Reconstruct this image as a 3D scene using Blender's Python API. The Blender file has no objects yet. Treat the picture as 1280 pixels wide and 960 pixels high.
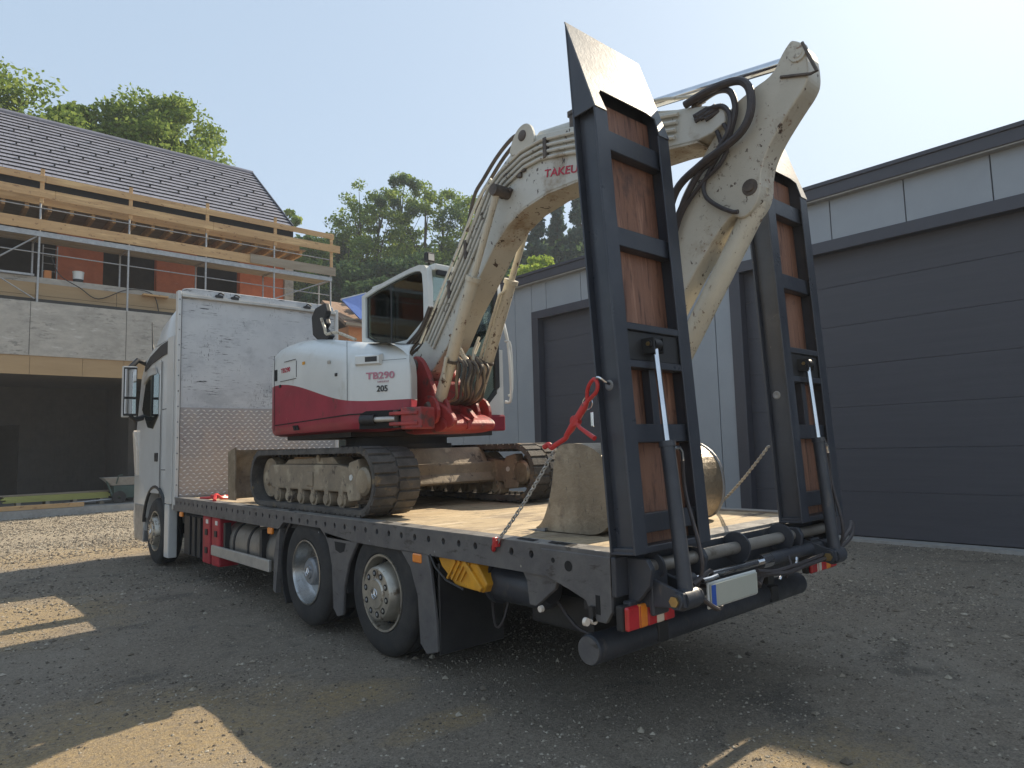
import bpy, bmesh, math, random
import numpy as np
from mathutils import Vector, Matrix
random.seed(7); rng = np.random.default_rng(11)
S = bpy.context.scene; COL = S.collection
PI = math.pi
# ------------------------------------------------------------------ camera
cam = bpy.data.cameras.new('camera'); co = bpy.data.objects.new('camera', cam); COL.objects.link(co); S.camera = co
yaw, pit, rol = (math.radians(a) for a in (41.763, 5.345, -1.539))
fw = Vector((math.sin(yaw)*math.cos(pit), math.cos(yaw)*math.cos(pit), math.sin(pit)))
rt = Vector((math.cos(yaw), -math.sin(yaw), 0)); up = rt.cross(fw)
r2 = rt*math.cos(rol)+up*math.sin(rol); u2 = -rt*math.sin(rol)+up*math.cos(rol)
M = Matrix((r2, u2, -fw)).transposed().to_4x4(); M.translation = (-2.793, -2.388, 1.6); co.matrix_world = M
cam.sensor_width = 36; cam.lens = 845.05/1280*36; cam.clip_start = .05; cam.clip_end = 3000
# ------------------------------------------------------------------ light
SUN = Vector((1.30, .09, 1.0)).normalized()
W = bpy.data.worlds.new('World'); S.world = W; W.use_nodes = True
wn = W.node_tree.nodes; wl = W.node_tree.links
sky = wn.new('ShaderNodeTexSky'); sky.sky_type = 'NISHITA'; sky.sun_disc = False
sky.sun_elevation = math.asin(SUN.z); sky.sun_rotation = math.atan2(SUN.x, SUN.y)
sky.air_density = 1.0; sky.dust_density = 2.2; sky.ozone_density = 1.2; sky.altitude = 200
gm = wn.new('ShaderNodeGamma'); gm.inputs[1].default_value = .25; wl.new(sky.outputs[0], gm.inputs[0])          # hazy sky: softer contrast between zenith and sun side
vm = wn.new('ShaderNodeMix'); vm.data_type = 'RGBA'; vm.blend_type = 'MULTIPLY'; vm.inputs[0].default_value = 1; vm.inputs[7].default_value = (2.14, 2.50, 2.86, 1)
wl.new(gm.outputs[0], vm.inputs[6]); wl.new(vm.outputs[2], wn['Background'].inputs[0]); wn['Background'].inputs[1].default_value = .115
sl = bpy.data.lights.new('sun', 'SUN'); so = bpy.data.objects.new('sun', sl); COL.objects.link(so)
sl.energy = 4.3; sl.angle = math.radians(.55); sl.color = (1, .86, .66)
so.rotation_euler = SUN.to_track_quat('Z', 'Y').to_euler(); so.location = (20, 0, 30)
S.view_settings.view_transform = 'Standard'; S.view_settings.look = 'None'; S.view_settings.exposure = .88; S.view_settings.gamma = 1
S.cycles.max_bounces = 8; S.cycles.transparent_max_bounces = 16
# ------------------------------------------------------------------ materials
def mat(name, c1, c2=None, sc=4, rough=.6, metal=0, bump=0, bsc=60, spots=None, stretch=(1,1,1), rvar=.0, det=6, lo=.35, hi=.65, spec=.5, coat=0):
    """two-tone noise colour, optional bump and a list of spots (colour, scale, threshold, softness, stretch)"""
    m = bpy.data.materials.new(name); m.use_nodes = True; N = m.node_tree.nodes; L = m.node_tree.links
    b = N['Principled BSDF']; b.inputs['Roughness'].default_value = rough; b.inputs['Metallic'].default_value = metal
    b.inputs['Specular IOR Level'].default_value = spec; b.inputs['Coat Weight'].default_value = coat
    geo = N.new('ShaderNodeNewGeometry')
    def noise(scale, st=(1,1,1), d=6):
        mp = N.new('ShaderNodeMapping'); mp.inputs['Scale'].default_value = [scale*s for s in st]
        L.new(geo.outputs['Position'], mp.inputs[0])
        n = N.new('ShaderNodeTexNoise'); n.inputs['Scale'].default_value = 1; n.inputs['Detail'].default_value = d; n.inputs['Roughness'].default_value = .65
        L.new(mp.outputs[0], n.inputs[0]); return n.outputs[0]
    def ramp(src, a, bb):
        r = N.new('ShaderNodeMapRange'); r.inputs[1].default_value = a; r.inputs[2].default_value = bb; L.new(src, r.inputs[0]); return r.outputs[0]
    def mix(f, A, B):
        x = N.new('ShaderNodeMix'); x.data_type = 'RGBA'
        L.new(f, x.inputs[0])
        for k, v in ((6, A), (7, B)):
            if isinstance(v, tuple): x.inputs[k].default_value = (*v, 1)
            else: L.new(v, x.inputs[k])
        return x.outputs[2]
    if c2 is None: c2 = tuple(c*.8 for c in c1)
    col = mix(ramp(noise(sc, stretch, det), lo, hi), c1, c2)
    for s in (spots or []):
        c, ss, th, sf, st = s[:5]
        f = ramp(noise(ss, st), th, th+sf)
        if len(s) > 5:   # mask by a second noise
            g = ramp(noise(s[5]), s[6], s[6]+.12)
            mm = N.new('ShaderNodeMath'); mm.operation = 'MULTIPLY'; L.new(f, mm.inputs[0]); L.new(g, mm.inputs[1]); f = mm.outputs[0]
        col = mix(f, col, c)
    L.new(col, b.inputs['Base Color'])
    if rvar:
        r = ramp(noise(sc*2.3), .3, .7); q = N.new('ShaderNodeMapRange'); L.new(r, q.inputs[0]); q.inputs[3].default_value = rough-rvar; q.inputs[4].default_value = rough+rvar; L.new(q.outputs[0], b.inputs['Roughness'])
    if bump:
        bp = N.new('ShaderNodeBump'); bp.inputs['Strength'].default_value = bump; bp.inputs['Distance'].default_value = .02
        L.new(noise(bsc, stretch if stretch != (1,1,1) else (1,1,1), 4), bp.inputs['Height']); L.new(bp.outputs[0], b.inputs['Normal'])
    return m
dark = (.018,.018,.02); rust = (.13,.055,.03)
MT = dict(
 steel_dark = mat('dark_steel_paint', (.028,.032,.042), (.05,.054,.064), 3, .42, 0, .1, 40, [((.10,.09,.08), 9, .60, .12, (1,1,.3))], rvar=.1),
 rail = mat('rail_paint', (.085,.082,.085), (.13,.125,.12), 5, .5, 0, .15, 50, [((.04,.035,.03), 6, .58, .1, (1,1,3))], rvar=.1),
 ramp = mat('ramp_paint', (.032,.037,.05), (.05,.055,.066), 2.5, .36, 0, .08, 30, [((.11,.10,.085), 3, .60, .2, (1,1,.25)), ((.16,.15,.14), 30, .70, .03, (1,1,.6))], rvar=.1),
 bare = mat('bare_worn_steel', (.30,.31,.32), (.17,.18,.20), 2.2, .5, .4, .1, 40, [((.36,.34,.29), 2.2, .54, .1, (1,1,.5)), ((.12,.12,.13), 7, .58, .06, (1,1,1))], rvar=.08),
 tipsteel = mat('worn_tip_steel', (.20,.215,.225), (.125,.135,.15), 2.2, .55, .25, .1, 40, [((.28,.27,.24), 2.4, .53, .1, (1,1,.5)), ((.09,.09,.10), 6, .57, .06, (1,1,1))], rvar=.06),
 alloy = mat('wheel_alloy', (.50,.47,.40), (.36,.34,.30), 9, .38, .7, .15, 60, [((.16,.13,.10), 12, .56, .08, (1,1,1))]),
 dish = mat('polished_dish', (.50,.50,.49), (.38,.38,.37), 8, .26, .9, .1, 60, [((.2,.18,.16), 10, .60, .06, (1,1,1))]),
 chrome = mat('chrome', (.75,.76,.78), (.6,.62,.65), 6, .12, 1),
 black = mat('black_plastic', (.016,.016,.018), (.03,.03,.03), 4, .5, 0, .1, 80),
 rubber = mat('tyre_rubber', (.020,.020,.021), (.045,.042,.038), 6, .8, 0, .3, 90),
 void = mat('dark_recess', (.006,.006,.007), (.01,.01,.01), 4, .8),
 white = mat('white_cab_paint', (.60,.60,.58), (.54,.54,.52), 2, .3, 0, 0, 40, [((.33,.31,.27), 7, .66, .1, (1,1,.4))], coat=.3),
 head = mat('scuffed_white_panel', (.58,.59,.59), (.50,.51,.52), 3, .5, .1, .15, 50,
   [((.42,.43,.44), 3, .52, .12, (.6,1,1)), ((.05,.05,.055), 12, .60, .012, (.35,1,3.8), 1.3, .47), ((.08,.08,.09), 30, .59, .012, (.22,1,2.6), 2.1, .50), ((.05,.05,.055), 26, .595, .015, (2.6,1,.6), 2, .52)]),
 lozenge = mat('lozenge_glint', (.80,.78,.75), (.70,.66,.63), 3, .3, .3),  # paler than its plate: the glints are put into the colour
 tread = mat('chequer_plate', (.40,.385,.375), (.34,.32,.31), 2.2, .34, .3, .05, 30, [((.44,.39,.35), 1.6, .50, .15, (1,1,1)), ((.2,.18,.16), 10, .64, .1, (1,1,1))], rvar=.1),
 deckwood = mat('deck_boards', (.52,.41,.26), (.40,.31,.195), 2.5, .75, 0, .3, 45, [((.30,.235,.16), 1.6, .50, .1, (1,1,1)), ((.20,.155,.11), 8, .57, .08, (.4,3,1)), ((.60,.50,.36), 5, .56, .12, (.4,2,1)), ((.12,.10,.08), 3.2, .60, .05, (.5,1.5,1))]),
 deckedge = mat('deck_edge_plate', (.22,.215,.21), (.34,.33,.31), 6, .45, .5, .15, 50, [((.04,.04,.04), 5, .60, .04, (1,1,1)), ((.6,.58,.54), 9, .63, .05, (1,1,1))], rvar=.1),
 tank = mat('aluminium_tank', (.36,.33,.29), (.26,.235,.205), 3, .45, .6, .1, 30, [((.14,.11,.08), 6, .60, .15, (1,1,1))]),
 bar = mat('underrun_aluminium', (.55,.53,.48), (.42,.40,.37), 5, .4, .5),
 redbox = mat('red_plastic', (.42,.025,.04), (.30,.02,.03), 4, .45),
 yellow = mat('yellow_plastic', (.75,.36,.02), (.52,.25,.02), 6, .5, 0, .2, 30, [((.15,.09,.03), 9, .6, .08, (1,1,1))]),
 orange = mat('orange_lens', (.85,.27,.03), (.7,.2,.02), 9, .25, spec=.8),
 redlens = mat('red_lens', (.55,.02,.03), (.4,.015,.02), 9, .2, spec=.8),
 whitelens = mat('white_lens', (.75,.66,.55), (.65,.58,.5), 9, .2, spec=.8),
 cream = mat('cream_boom_paint', (.55,.52,.44), (.46,.43,.355), 1.8, .5, 0, .12, 40,
   [((.30,.23,.15), 2.5, .56, .15, (1,1,1)), ((.08,.05,.035), 22, .60, .02, (1,1,1), 2, .46), ((.07,.045,.03), 9, .635, .02, (1,1.6,.7)), ((.20,.10,.055), 34, .595, .03, (1,1,1), 2.5, .48)]),
 boomside = mat('grey_white_boom_paint', (.56,.555,.51), (.49,.485,.43), 2.2, .48, 0, .12, 40,
   [((.27,.21,.14), 2.5, .57, .15, (1,1,1)), ((.07,.05,.04), 24, .605, .02, (1,1,1), 2, .46), ((.06,.045,.035), 10, .63, .02, (1,1.6,.7))]),
 cylcream = mat('cylinder_cream', (.58,.53,.42), (.50,.45,.35), 3, .45, 0, .1, 50,
   [((.13,.07,.04), 32, .57, .03, (1,1,.6), 3, .46), ((.09,.05,.03), 14, .62, .03, (1,1,.6))]),
 exwhite = mat('excavator_white', (.66,.68,.66), (.58,.60,.58), 1.3, .32, 0, 0, 40, [((.44,.42,.35), 2.4, .56, .2, (1,1,.6)), ((.22,.2,.18), 40, .70, .03, (1,1,1))], coat=.2),
 exred = mat('excavator_red', (.33,.028,.05), (.25,.022,.038), 3, .42, 0, .1, 40, [((.12,.035,.03), 7, .60, .1, (1,1,.5)), ((.40,.16,.12), 18, .67, .05, (1,1,1))]),
 exredworn = mat('swing_bracket_red', (.40,.05,.045), (.28,.035,.035), 5, .5, 0, .2, 30, [((.10,.05,.045), 6, .52, .1, (1,1,1)), ((.50,.25,.20), 14, .66, .05, (1,1,1))]),
 mud = mat('muddy_steel', (.31,.25,.175), (.20,.165,.12), 4, .75, .0, .4, 35, [((.38,.32,.23), 5, .54, .1, (1,1,1)), ((.09,.07,.055), 9, .60, .06, (1,1,1))]),
 trackr = mat('dusty_track_rubber', (.11,.10,.088), (.055,.05,.046), 7, .85, 0, .5, 50, [((.24,.17,.09), 5, .60, .12, (1,1,1))]),
 bucket = mat('worn_bucket_steel', (.29,.235,.165), (.21,.17,.12), 4, .42, .35, .35, 30, [((.38,.32,.235), 3, .5, .15, (1,1,1)), ((.19,.15,.11), 5, .58, .12, (1,1,1)), ((.14,.115,.09), 30, .62, .04, (1,1,.3))], rvar=.1),
 woodred = mat('varnished_ramp_board', (.29,.145,.09), (.20,.095,.06), 8, .55, 0, .35, 60, [((.10,.045,.03), 26, .54, .10, (1.5,1.5,.07)), ((.38,.20,.13), 12, .56, .1, (1.2,1.2,.08)), ((.11,.06,.045), 4, .58, .12, (1,1,1))], stretch=(1,1,.12)),
 wood = mat('construction_timber', (.56,.36,.17), (.46,.28,.13), 6, .65, 0, .2, 40, [((.26,.14,.06), 5, .60, .04, (1,1,2)), ((.66,.45,.22), 3, .54, .1, (.2,1,2))], stretch=(.15,1,1.5)),
 woodgrey = mat('weathered_timber', (.33,.28,.21), (.26,.21,.15), 6, .75, 0, .2, 40, stretch=(.15,1,1.5)),
 woodbeam = mat('formwork_board', (.40,.275,.145), (.33,.22,.11), 2, .65, 0, .1, 30, [((.16,.10,.05), 30, .74, .03, (1,1,1))], stretch=(.2,1,1.4)),
 concrete = mat('board_marked_concrete', (.45,.42,.37), (.33,.31,.275), 3.5, .85, 0, .3, 20, [((.24,.23,.205), 6, .52, .06, (.6,1,2.0), 1.0, .48), ((.54,.52,.48), 3, .58, .1, (.6,1,2))], stretch=(.8,1,1.4)),
 brick = mat('orange_brick_wall', (.56,.17,.08), (.46,.135,.065), 3, .8, 0, .2, 12, [((.50,.18,.10), 6, .6, .08, (1,1,3))]),
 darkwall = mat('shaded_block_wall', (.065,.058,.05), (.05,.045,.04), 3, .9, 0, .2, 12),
 galv = mat('galvanised_tube', (.42,.42,.41), (.30,.30,.30), 12, .4, .6),
 tiles = mat('grey_roof_tile', (.235,.235,.275), (.195,.195,.23), 2, .42, 0, .1, 20, rvar=.06),
 panel = mat('grey_sandwich_panel', (.305,.33,.355), (.28,.305,.33), 1.5, .45, .1, .04, 60),
 anth = mat('anthracite_trim', (.055,.055,.068), (.048,.048,.06), 2, .4, 0, 0),
 gate = mat('anthracite_gate_foil', (.062,.062,.074), (.054,.054,.065), 2.5, .42, 0, .25, 60, stretch=(1,.25,5), rvar=.05),
 sill = mat('gate_sill_concrete', (.36,.35,.33), (.28,.27,.25), 8, .8),
 bark = mat('bark', (.10,.08,.06), (.055,.045,.035), 6, .9, 0, .5, 12),
 hillg = mat('hill_scrub', (.045,.065,.028), (.028,.042,.02), .6, .95, 0, .5, 3),
 stone = mat('gravel_stone', (.38,.33,.265), (.22,.19,.15), 9, .85, 0, 0, 40, [((.42,.39,.34), 31, .60, .05, (1,1,1))]),
 hose = mat('hydraulic_hose', (.035,.030,.032), (.06,.05,.05), 14, .5),
 hosed = mat('dusty_hose', (.12,.095,.075), (.055,.045,.04), 12, .6),
 chain = mat('zinc_chain', (.50,.50,.48), (.34,.34,.33), 20, .35, .45),
 redpaint = mat('red_binder_paint', (.55,.035,.035), (.42,.03,.03), 14, .4, 0, 0, 40, [((.18,.05,.04), 30, .62, .05, (1,1,1))]),
 plate = mat('blank_grey_plate', (.42,.43,.37), (.40,.41,.355), 3, .4),
 blue = mat('blue_band', (.03,.10,.42), (.03,.09,.38), 3, .4),
 letred = mat('red_lettering', (.48,.015,.05), (.40,.015,.045), 9, .45),
 letgrey = mat('pink_grey_lettering', (.50,.20,.26), (.42,.2,.25), 9, .45),
 letblack = mat('black_lettering', (.015,.015,.015), (.02,.02,.02), 9, .45),
 brass = mat('brass_pin', (.55,.38,.16), (.4,.28,.12), 20, .35, .9),
 solar = mat('blue_solar_panel', (.07,.14,.42), (.06,.12,.38), 3, .12, 0, spec=.9),
 rooft = mat('old_brown_roof', (.32,.20,.13), (.20,.13,.09), 5, .85, 0, .4, 10),
 plast = mat('orange_render', (.55,.22,.08), (.47,.2,.08), 2, .9),
 seat = mat('seat_fabric', (.03,.03,.033), (.045,.045,.05), 6, .9),
 aggr = mat('green_machine_paint', (.05,.09,.08), (.04,.07,.06), 5, .5),
 lime = mat('lime_boards', (.42,.42,.13), (.34,.33,.1), 6, .6, stretch=(.2,1,1)),
)
def glass(name, tint, refl=.12, rough=.03):
    m = bpy.data.materials.new(name); m.use_nodes = True; N = m.node_tree.nodes; L = m.node_tree.links; N.remove(N['Principled BSDF'])
    t = N.new('ShaderNodeBsdfTransparent'); t.inputs[0].default_value = (*tint, 1)
    g = N.new('ShaderNodeBsdfGlossy'); g.inputs['Roughness'].default_value = rough; g.inputs[0].default_value = (.9,1,.98,1)
    f = N.new('ShaderNodeFresnel'); f.inputs[0].default_value = 1.5
    a = N.new('ShaderNodeMath'); a.operation = 'ADD'; a.inputs[1].default_value = refl; L.new(f.outputs[0], a.inputs[0])
    x = N.new('ShaderNodeMixShader'); L.new(a.outputs[0], x.inputs[0]); L.new(t.outputs[0], x.inputs[1]); L.new(g.outputs[0], x.inputs[2])
    L.new(x.outputs[0], N['Material Output'].inputs[0]); return m
MT['glass'] = glass('tinted_cab_glass', (.90,.96,.95), .05)
MT['glassdark'] = glass('dark_cab_glass', (.08,.10,.10), .10)
MT['mirror'] = mat('mirror_glass', (.8,.82,.85), (.75,.78,.8), 2, .03, 1)
def leafmat(name, cs):
    m = bpy.data.materials.new(name); m.use_nodes = True; N = m.node_tree.nodes; L = m.node_tree.links; N.remove(N['Principled BSDF'])
    geo = N.new('ShaderNodeNewGeometry'); r = N.new('ShaderNodeValToRGB'); L.new(geo.outputs['Random Per Island'], r.inputs[0])
    r.color_ramp.elements[0].color = (*cs[0], 1); r.color_ramp.elements[1].color = (*cs[-1], 1)
    for i, c in enumerate(cs[1:-1]): e = r.color_ramp.elements.new((i+1)/(len(cs)-1)); e.color = (*c, 1)
    d = N.new('ShaderNodeBsdfDiffuse'); t = N.new('ShaderNodeBsdfTranslucent')
    L.new(r.outputs[0], d.inputs[0]); L.new(r.outputs[0], t.inputs[0])
    x = N.new('ShaderNodeMixShader'); x.inputs[0].default_value = .42; L.new(d.outputs[0], x.inputs[1]); L.new(t.outputs[0], x.inputs[2])
    L.new(x.outputs[0], N['Material Output'].inputs[0]); return m
MT['leaf_mid'] = leafmat('mid_green_leaves', [(.12,.19,.045), (.21,.29,.07), (.33,.40,.10)])
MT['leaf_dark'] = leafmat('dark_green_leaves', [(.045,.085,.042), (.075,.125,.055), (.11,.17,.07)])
MT['leaf_con'] = leafmat('conifer_needles', [(.045,.085,.065), (.07,.12,.09), (.11,.16,.12)])
MT['leaf_lime'] = leafmat('lime_green_leaves', [(.22,.32,.05), (.32,.42,.07), (.42,.5,.1)])
# ground: grey gravel with straw / sand patches, most of them painting warm sunlight where the sun falls
def ground_mat():
    m = mat('gravel_ground', (.255,.21,.157), (.17,.14,.106), 1.3, .9, 0, .0, 40)
    N = m.node_tree.nodes; L = m.node_tree.links; b = N['Principled BSDF']; geo = N.new('ShaderNodeNewGeometry')
    def noise(s, d=8, ro=.7):
        n = N.new('ShaderNodeTexNoise'); n.inputs['Scale'].default_value = s; n.inputs['Detail'].default_value = d; n.inputs['Roughness'].default_value = ro; L.new(geo.outputs['Position'], n.inputs[0]); return n.outputs[0]
    def mr(src, a, c, lo=0, hi=1):
        r = N.new('ShaderNodeMapRange'); r.inputs[1].default_value = a; r.inputs[2].default_value = c; r.inputs[3].default_value = lo; r.inputs[4].default_value = hi; L.new(src, r.inputs[0]); return r.outputs[0]
    def mth(op, a, c):
        x = N.new('ShaderNodeMath'); x.operation = op
        for k, v in enumerate((a, c)):
            if isinstance(v, (int, float)): x.inputs[k].default_value = v
            else: L.new(v, x.inputs[k])
        return x.outputs[0]
    def mix(f, A, B):
        x = N.new('ShaderNodeMix'); x.data_type = 'RGBA'; L.new(f, x.inputs[0])
        for k, v in ((6, A), (7, B)):
            if isinstance(v, tuple): x.inputs[k].default_value = (*v, 1)
            else: L.new(v, x.inputs[k])
        return x.outputs[2]
    col = b.inputs['Base Color'].links[0].from_socket
    sep = N.new('ShaderNodeSeparateXYZ'); L.new(geo.outputs['Position'], sep.inputs[0])
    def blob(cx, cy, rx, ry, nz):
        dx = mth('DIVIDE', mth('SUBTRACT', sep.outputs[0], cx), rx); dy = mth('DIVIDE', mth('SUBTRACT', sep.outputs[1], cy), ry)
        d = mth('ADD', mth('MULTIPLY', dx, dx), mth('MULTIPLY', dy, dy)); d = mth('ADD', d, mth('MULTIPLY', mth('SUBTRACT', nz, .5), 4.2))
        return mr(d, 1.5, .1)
    n1 = noise(2.4); n2 = noise(26, 4)
    fine = noise(75, 3, .8); grit = noise(240, 2, .8)
    col = mix(mr(n2, .42, .70), col, (.33,.28,.215))
    col = mix(mr(noise(.55, 9), .48, .62, 0, .8), col, (.33,.285,.225))
    col = mix(mr(noise(1.1, 9), .53, .64, 0, .8), col, (.10,.085,.067))          # damp dark patches
    sun_straw = None
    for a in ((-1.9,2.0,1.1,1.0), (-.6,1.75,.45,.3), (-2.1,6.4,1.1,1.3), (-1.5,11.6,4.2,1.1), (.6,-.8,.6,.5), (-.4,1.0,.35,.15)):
        f = blob(*a, n1); sun_straw = f if sun_straw is None else mth('MAXIMUM', sun_straw, f)
    sun_straw = mth('MULTIPLY', sun_straw, mr(n2, .34, .60, .15, .85))
    col = mix(sun_straw, col, (.42,.30,.14))
    far = mr(sep.outputs[1], 10.5, 13.5)
    col = mix(mth('MULTIPLY', far, .7), col, (.38,.33,.25))
    col = mix(mr(fine, .50, .72, 0, .55), col, (.50,.43,.34))
    col = mix(mr(fine, .46, .30, 0, .7), col, (.06,.05,.04))
    L.new(col, b.inputs['Base Color'])
    h = mth('ADD', mth('MULTIPLY', fine, .7), mth('MULTIPLY', grit, .35))
    bp = N.new('ShaderNodeBump'); bp.inputs['Strength'].default_value = 1; bp.inputs['Distance'].default_value = .025; L.new(h, bp.inputs['Height']); L.new(bp.outputs[0], b.inputs['Normal'])
    return m
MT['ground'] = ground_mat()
def stone_mat():
    m = bpy.data.materials.new('gravel_stones'); m.use_nodes = True; N = m.node_tree.nodes; L = m.node_tree.links; b = N['Principled BSDF']; b.inputs['Roughness'].default_value = .9
    geo = N.new('ShaderNodeNewGeometry'); r = N.new('ShaderNodeValToRGB'); L.new(geo.outputs['Random Per Island'], r.inputs[0]); e = r.color_ramp.elements
    e[0].color = (.075,.062,.048,1); e[1].color = (.38,.335,.27,1)
    for p_, c in ((.35,(.17,.14,.105)), (.7,(.29,.25,.19)), (.92,(.38,.34,.27))): q = e.new(p_); q.color = (*c,1)
    L.new(r.outputs[0], b.inputs['Base Color']); return m
MT['stone'] = stone_mat()
# ------------------------------------------------------------------ mesh helpers
class MB:
    def __init__(s): s.v = []; s.f = []
    def add(s, vs, fs):
        n = len(s.v); s.v += [tuple(v) for v in vs]; s.f += [tuple(i+n for i in f) for f in fs]; return s
    def box(s, x0, x1, y0, y1, z0, z1):
        return s.add([(x,y,z) for z in (z0,z1) for y in (y0,y1) for x in (x0,x1)], [(0,2,3,1),(4,5,7,6),(0,1,5,4),(2,6,7,3),(0,4,6,2),(1,3,7,5)])
    def beam(s, a, b, w, h, upv=(0,0,1)):
        a = Vector(a); b = Vector(b); d = (b-a).normalized(); u = Vector(upv); sd = d.cross(u)
        if sd.length < 1e-4: sd = d.cross(Vector((1,0,0)))
        sd.normalize(); u = sd.cross(d)
        p = [q+sd*i*w/2+u*j*h/2 for q in (a,b) for j in (-1,1) for i in (-1,1)]
        return s.add(p, [(0,2,3,1),(4,5,7,6),(0,1,5,4),(2,6,7,3),(0,4,6,2),(1,3,7,5)])
    def path(s, pts, r, n=8, cap=True, sm=0):
        pts = [Vector(p) for p in pts]
        if sm:
            q = []
            P = [pts[0]]+pts+[pts[-1]]
            for i in range(1, len(P)-2):
                for k in range(sm):
                    t = k/sm; a,b,c,d = P[i-1],P[i],P[i+1],P[i+2]
                    q.append(.5*((2*b)+(c-a)*t+(2*a-5*b+4*c-d)*t*t+(3*b-a-3*c+d)*t**3))
            q.append(pts[-1]); pts = q
        m = len(pts); rs = r if isinstance(r, (list,tuple)) else [r]*m
        if len(rs) != m: rs = [rs[0]+(rs[-1]-rs[0])*i/(m-1) for i in range(m)]
        vs = []; t0 = (pts[1]-pts[0]).normalized(); ref = Vector((0,0,1)) if abs(t0.z) < .9 else Vector((1,0,0)); nrm = t0.cross(ref).normalized()
        for i in range(m):
            t = (pts[min(i+1,m-1)]-pts[max(i-1,0)]).normalized(); nrm = (nrm-t*nrm.dot(t))
            nrm = nrm.normalized() if nrm.length > 1e-6 else t.orthogonal().normalized(); bn = t.cross(nrm)
            for k in range(n): a = 2*PI*k/n; vs.append(pts[i]+(nrm*math.cos(a)+bn*math.sin(a))*rs[i])
        fs = [(i*n+k, i*n+(k+1)%n, (i+1)*n+(k+1)%n, (i+1)*n+k) for i in range(m-1) for k in range(n)]
        if cap: fs += [tuple(range(n-1,-1,-1)), tuple((m-1)*n+k for k in range(n))]
        return s.add(vs, fs)
    def tube(s, a, b, r, n=12, r2=None): return s.path([a,b], [r, r if r2 is None else r2], n)
    def prism(s, poly, ax, a, b):
        """poly in the two other axes (in xyz order), extruded along ax from a to b"""
        n = len(poly)
        def P(q, t):
            if ax == 'x': return (t, q[0], q[1])
            if ax == 'y': return (q[0], t, q[1])
            return (q[0], q[1], t)
        return s.add([P(q,a) for q in poly]+[P(q,b) for q in poly], [tuple(range(n-1,-1,-1)), tuple(range(n,2*n))]+[(i,(i+1)%n,n+(i+1)%n,n+i) for i in range(n)])
    def lathe(s, prof, c, ax='x', n=32, close=False):
        """prof: (t, r) along axis ax from centre c"""
        m = len(prof); vs = []
        for t, r in prof:
            for k in range(n):
                a = 2*PI*k/n; u, w = r*math.cos(a), r*math.sin(a)
                vs.append({'x': (c[0]+t, c[1]+u, c[2]+w), 'y': (c[0]+u, c[1]+t, c[2]+w), 'z': (c[0]+u, c[1]+w, c[2]+t)}[ax])
        return s.add(vs, [(i*n+k, i*n+(k+1)%n, (i+1)*n+(k+1)%n, (i+1)*n+k) for i in range(m-1) for k in range(n)])
    def loft(s, rings, cap0=False, cap1=True):
        n = len(rings[0]); m = len(rings)
        fs = [(i*n+k, i*n+(k+1)%n, (i+1)*n+(k+1)%n, (i+1)*n+k) for i in range(m-1) for k in range(n)]
        if cap0: fs.append(tuple(range(n-1,-1,-1)))
        if cap1: fs.append(tuple((m-1)*n+k for k in range(n)))
        return s.add([p for r in rings for p in r], fs)
def build(name, mb, m, parent=None, smooth=False, bevel=0, kind=None, fixn=True):
    me = bpy.data.meshes.new(name); me.from_pydata([tuple(v) for v in mb.v], [], mb.f)
    if fixn:
        bm = bmesh.new(); bm.from_mesh(me); bmesh.ops.recalc_face_normals(bm, faces=bm.faces)
        if bevel: 
            es = [e for e in bm.edges if len(e.link_faces) == 2 and e.calc_face_angle(0) > .6]
            bmesh.ops.bevel(bm, geom=es, offset=bevel, segments=1 if bevel < .01 else 2, affect='EDGES', profile=.6)
        bm.to_mesh(me); bm.free()
    me.materials.append(MT[m] if isinstance(m, str) else m)
    if smooth:
        me.polygons.foreach_set('use_smooth', [True]*len(me.polygons))
        if smooth != 'all': me.set_sharp_from_angle(angle=math.radians(38))
    return link(name, me, parent, kind)
def link(name, me, parent=None, kind=None):
    o = bpy.data.objects.new(name, me); COL.objects.link(o)
    if parent is not None:
        o.parent = parent
        if parent.type == 'EMPTY': o.matrix_parent_inverse = Matrix.Translation(parent.location).inverted()
    if kind: o['kind'] = kind
    return o
def thing(name, label, cat, loc, group=None):
    o = bpy.data.objects.new(name, None); COL.objects.link(o); o.location = loc; o.empty_display_size = .2
    o['label'] = label; o['category'] = cat
    if group: o['group'] = group
    return o
def tag(o, label, cat, group=None):
    o['label'] = label; o['category'] = cat
    if group: o['group'] = group
    return o
def text(body, size, org, xd, yd, m, parent, name='lettering', bold=0, sx=1):
    c = bpy.data.curves.new('t', 'FONT'); c.body = body; c.size = size; c.extrude = .0012; c.offset = bold
    o = bpy.data.objects.new('t', c); COL.objects.link(o); dg = bpy.context.evaluated_depsgraph_get(); me = bpy.data.meshes.new_from_object(o.evaluated_get(dg))
    bpy.data.objects.remove(o); bpy.data.curves.remove(c)
    xd = Vector(xd).normalized(); yd = Vector(yd); yd = (yd-xd*yd.dot(xd)).normalized(); zd = xd.cross(yd)
    T = Matrix((xd*sx, yd, zd)).transposed().to_4x4(); T.translation = org; me.transform(T); me.name = name
    me.materials.clear(); me.materials.append(MT[m]); return link(name, me, parent)
def chaikin(p, it=2, closed=True):
    for _ in range(it):
        q = []; n = len(p)
        for i in range(n):
            a, b = p[i], p[(i+1)%n]
            q += [tuple(a[k]*.75+b[k]*.25 for k in range(len(a))), tuple(a[k]*.25+b[k]*.75 for k in range(len(a)))]
        p = q
    return p
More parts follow.
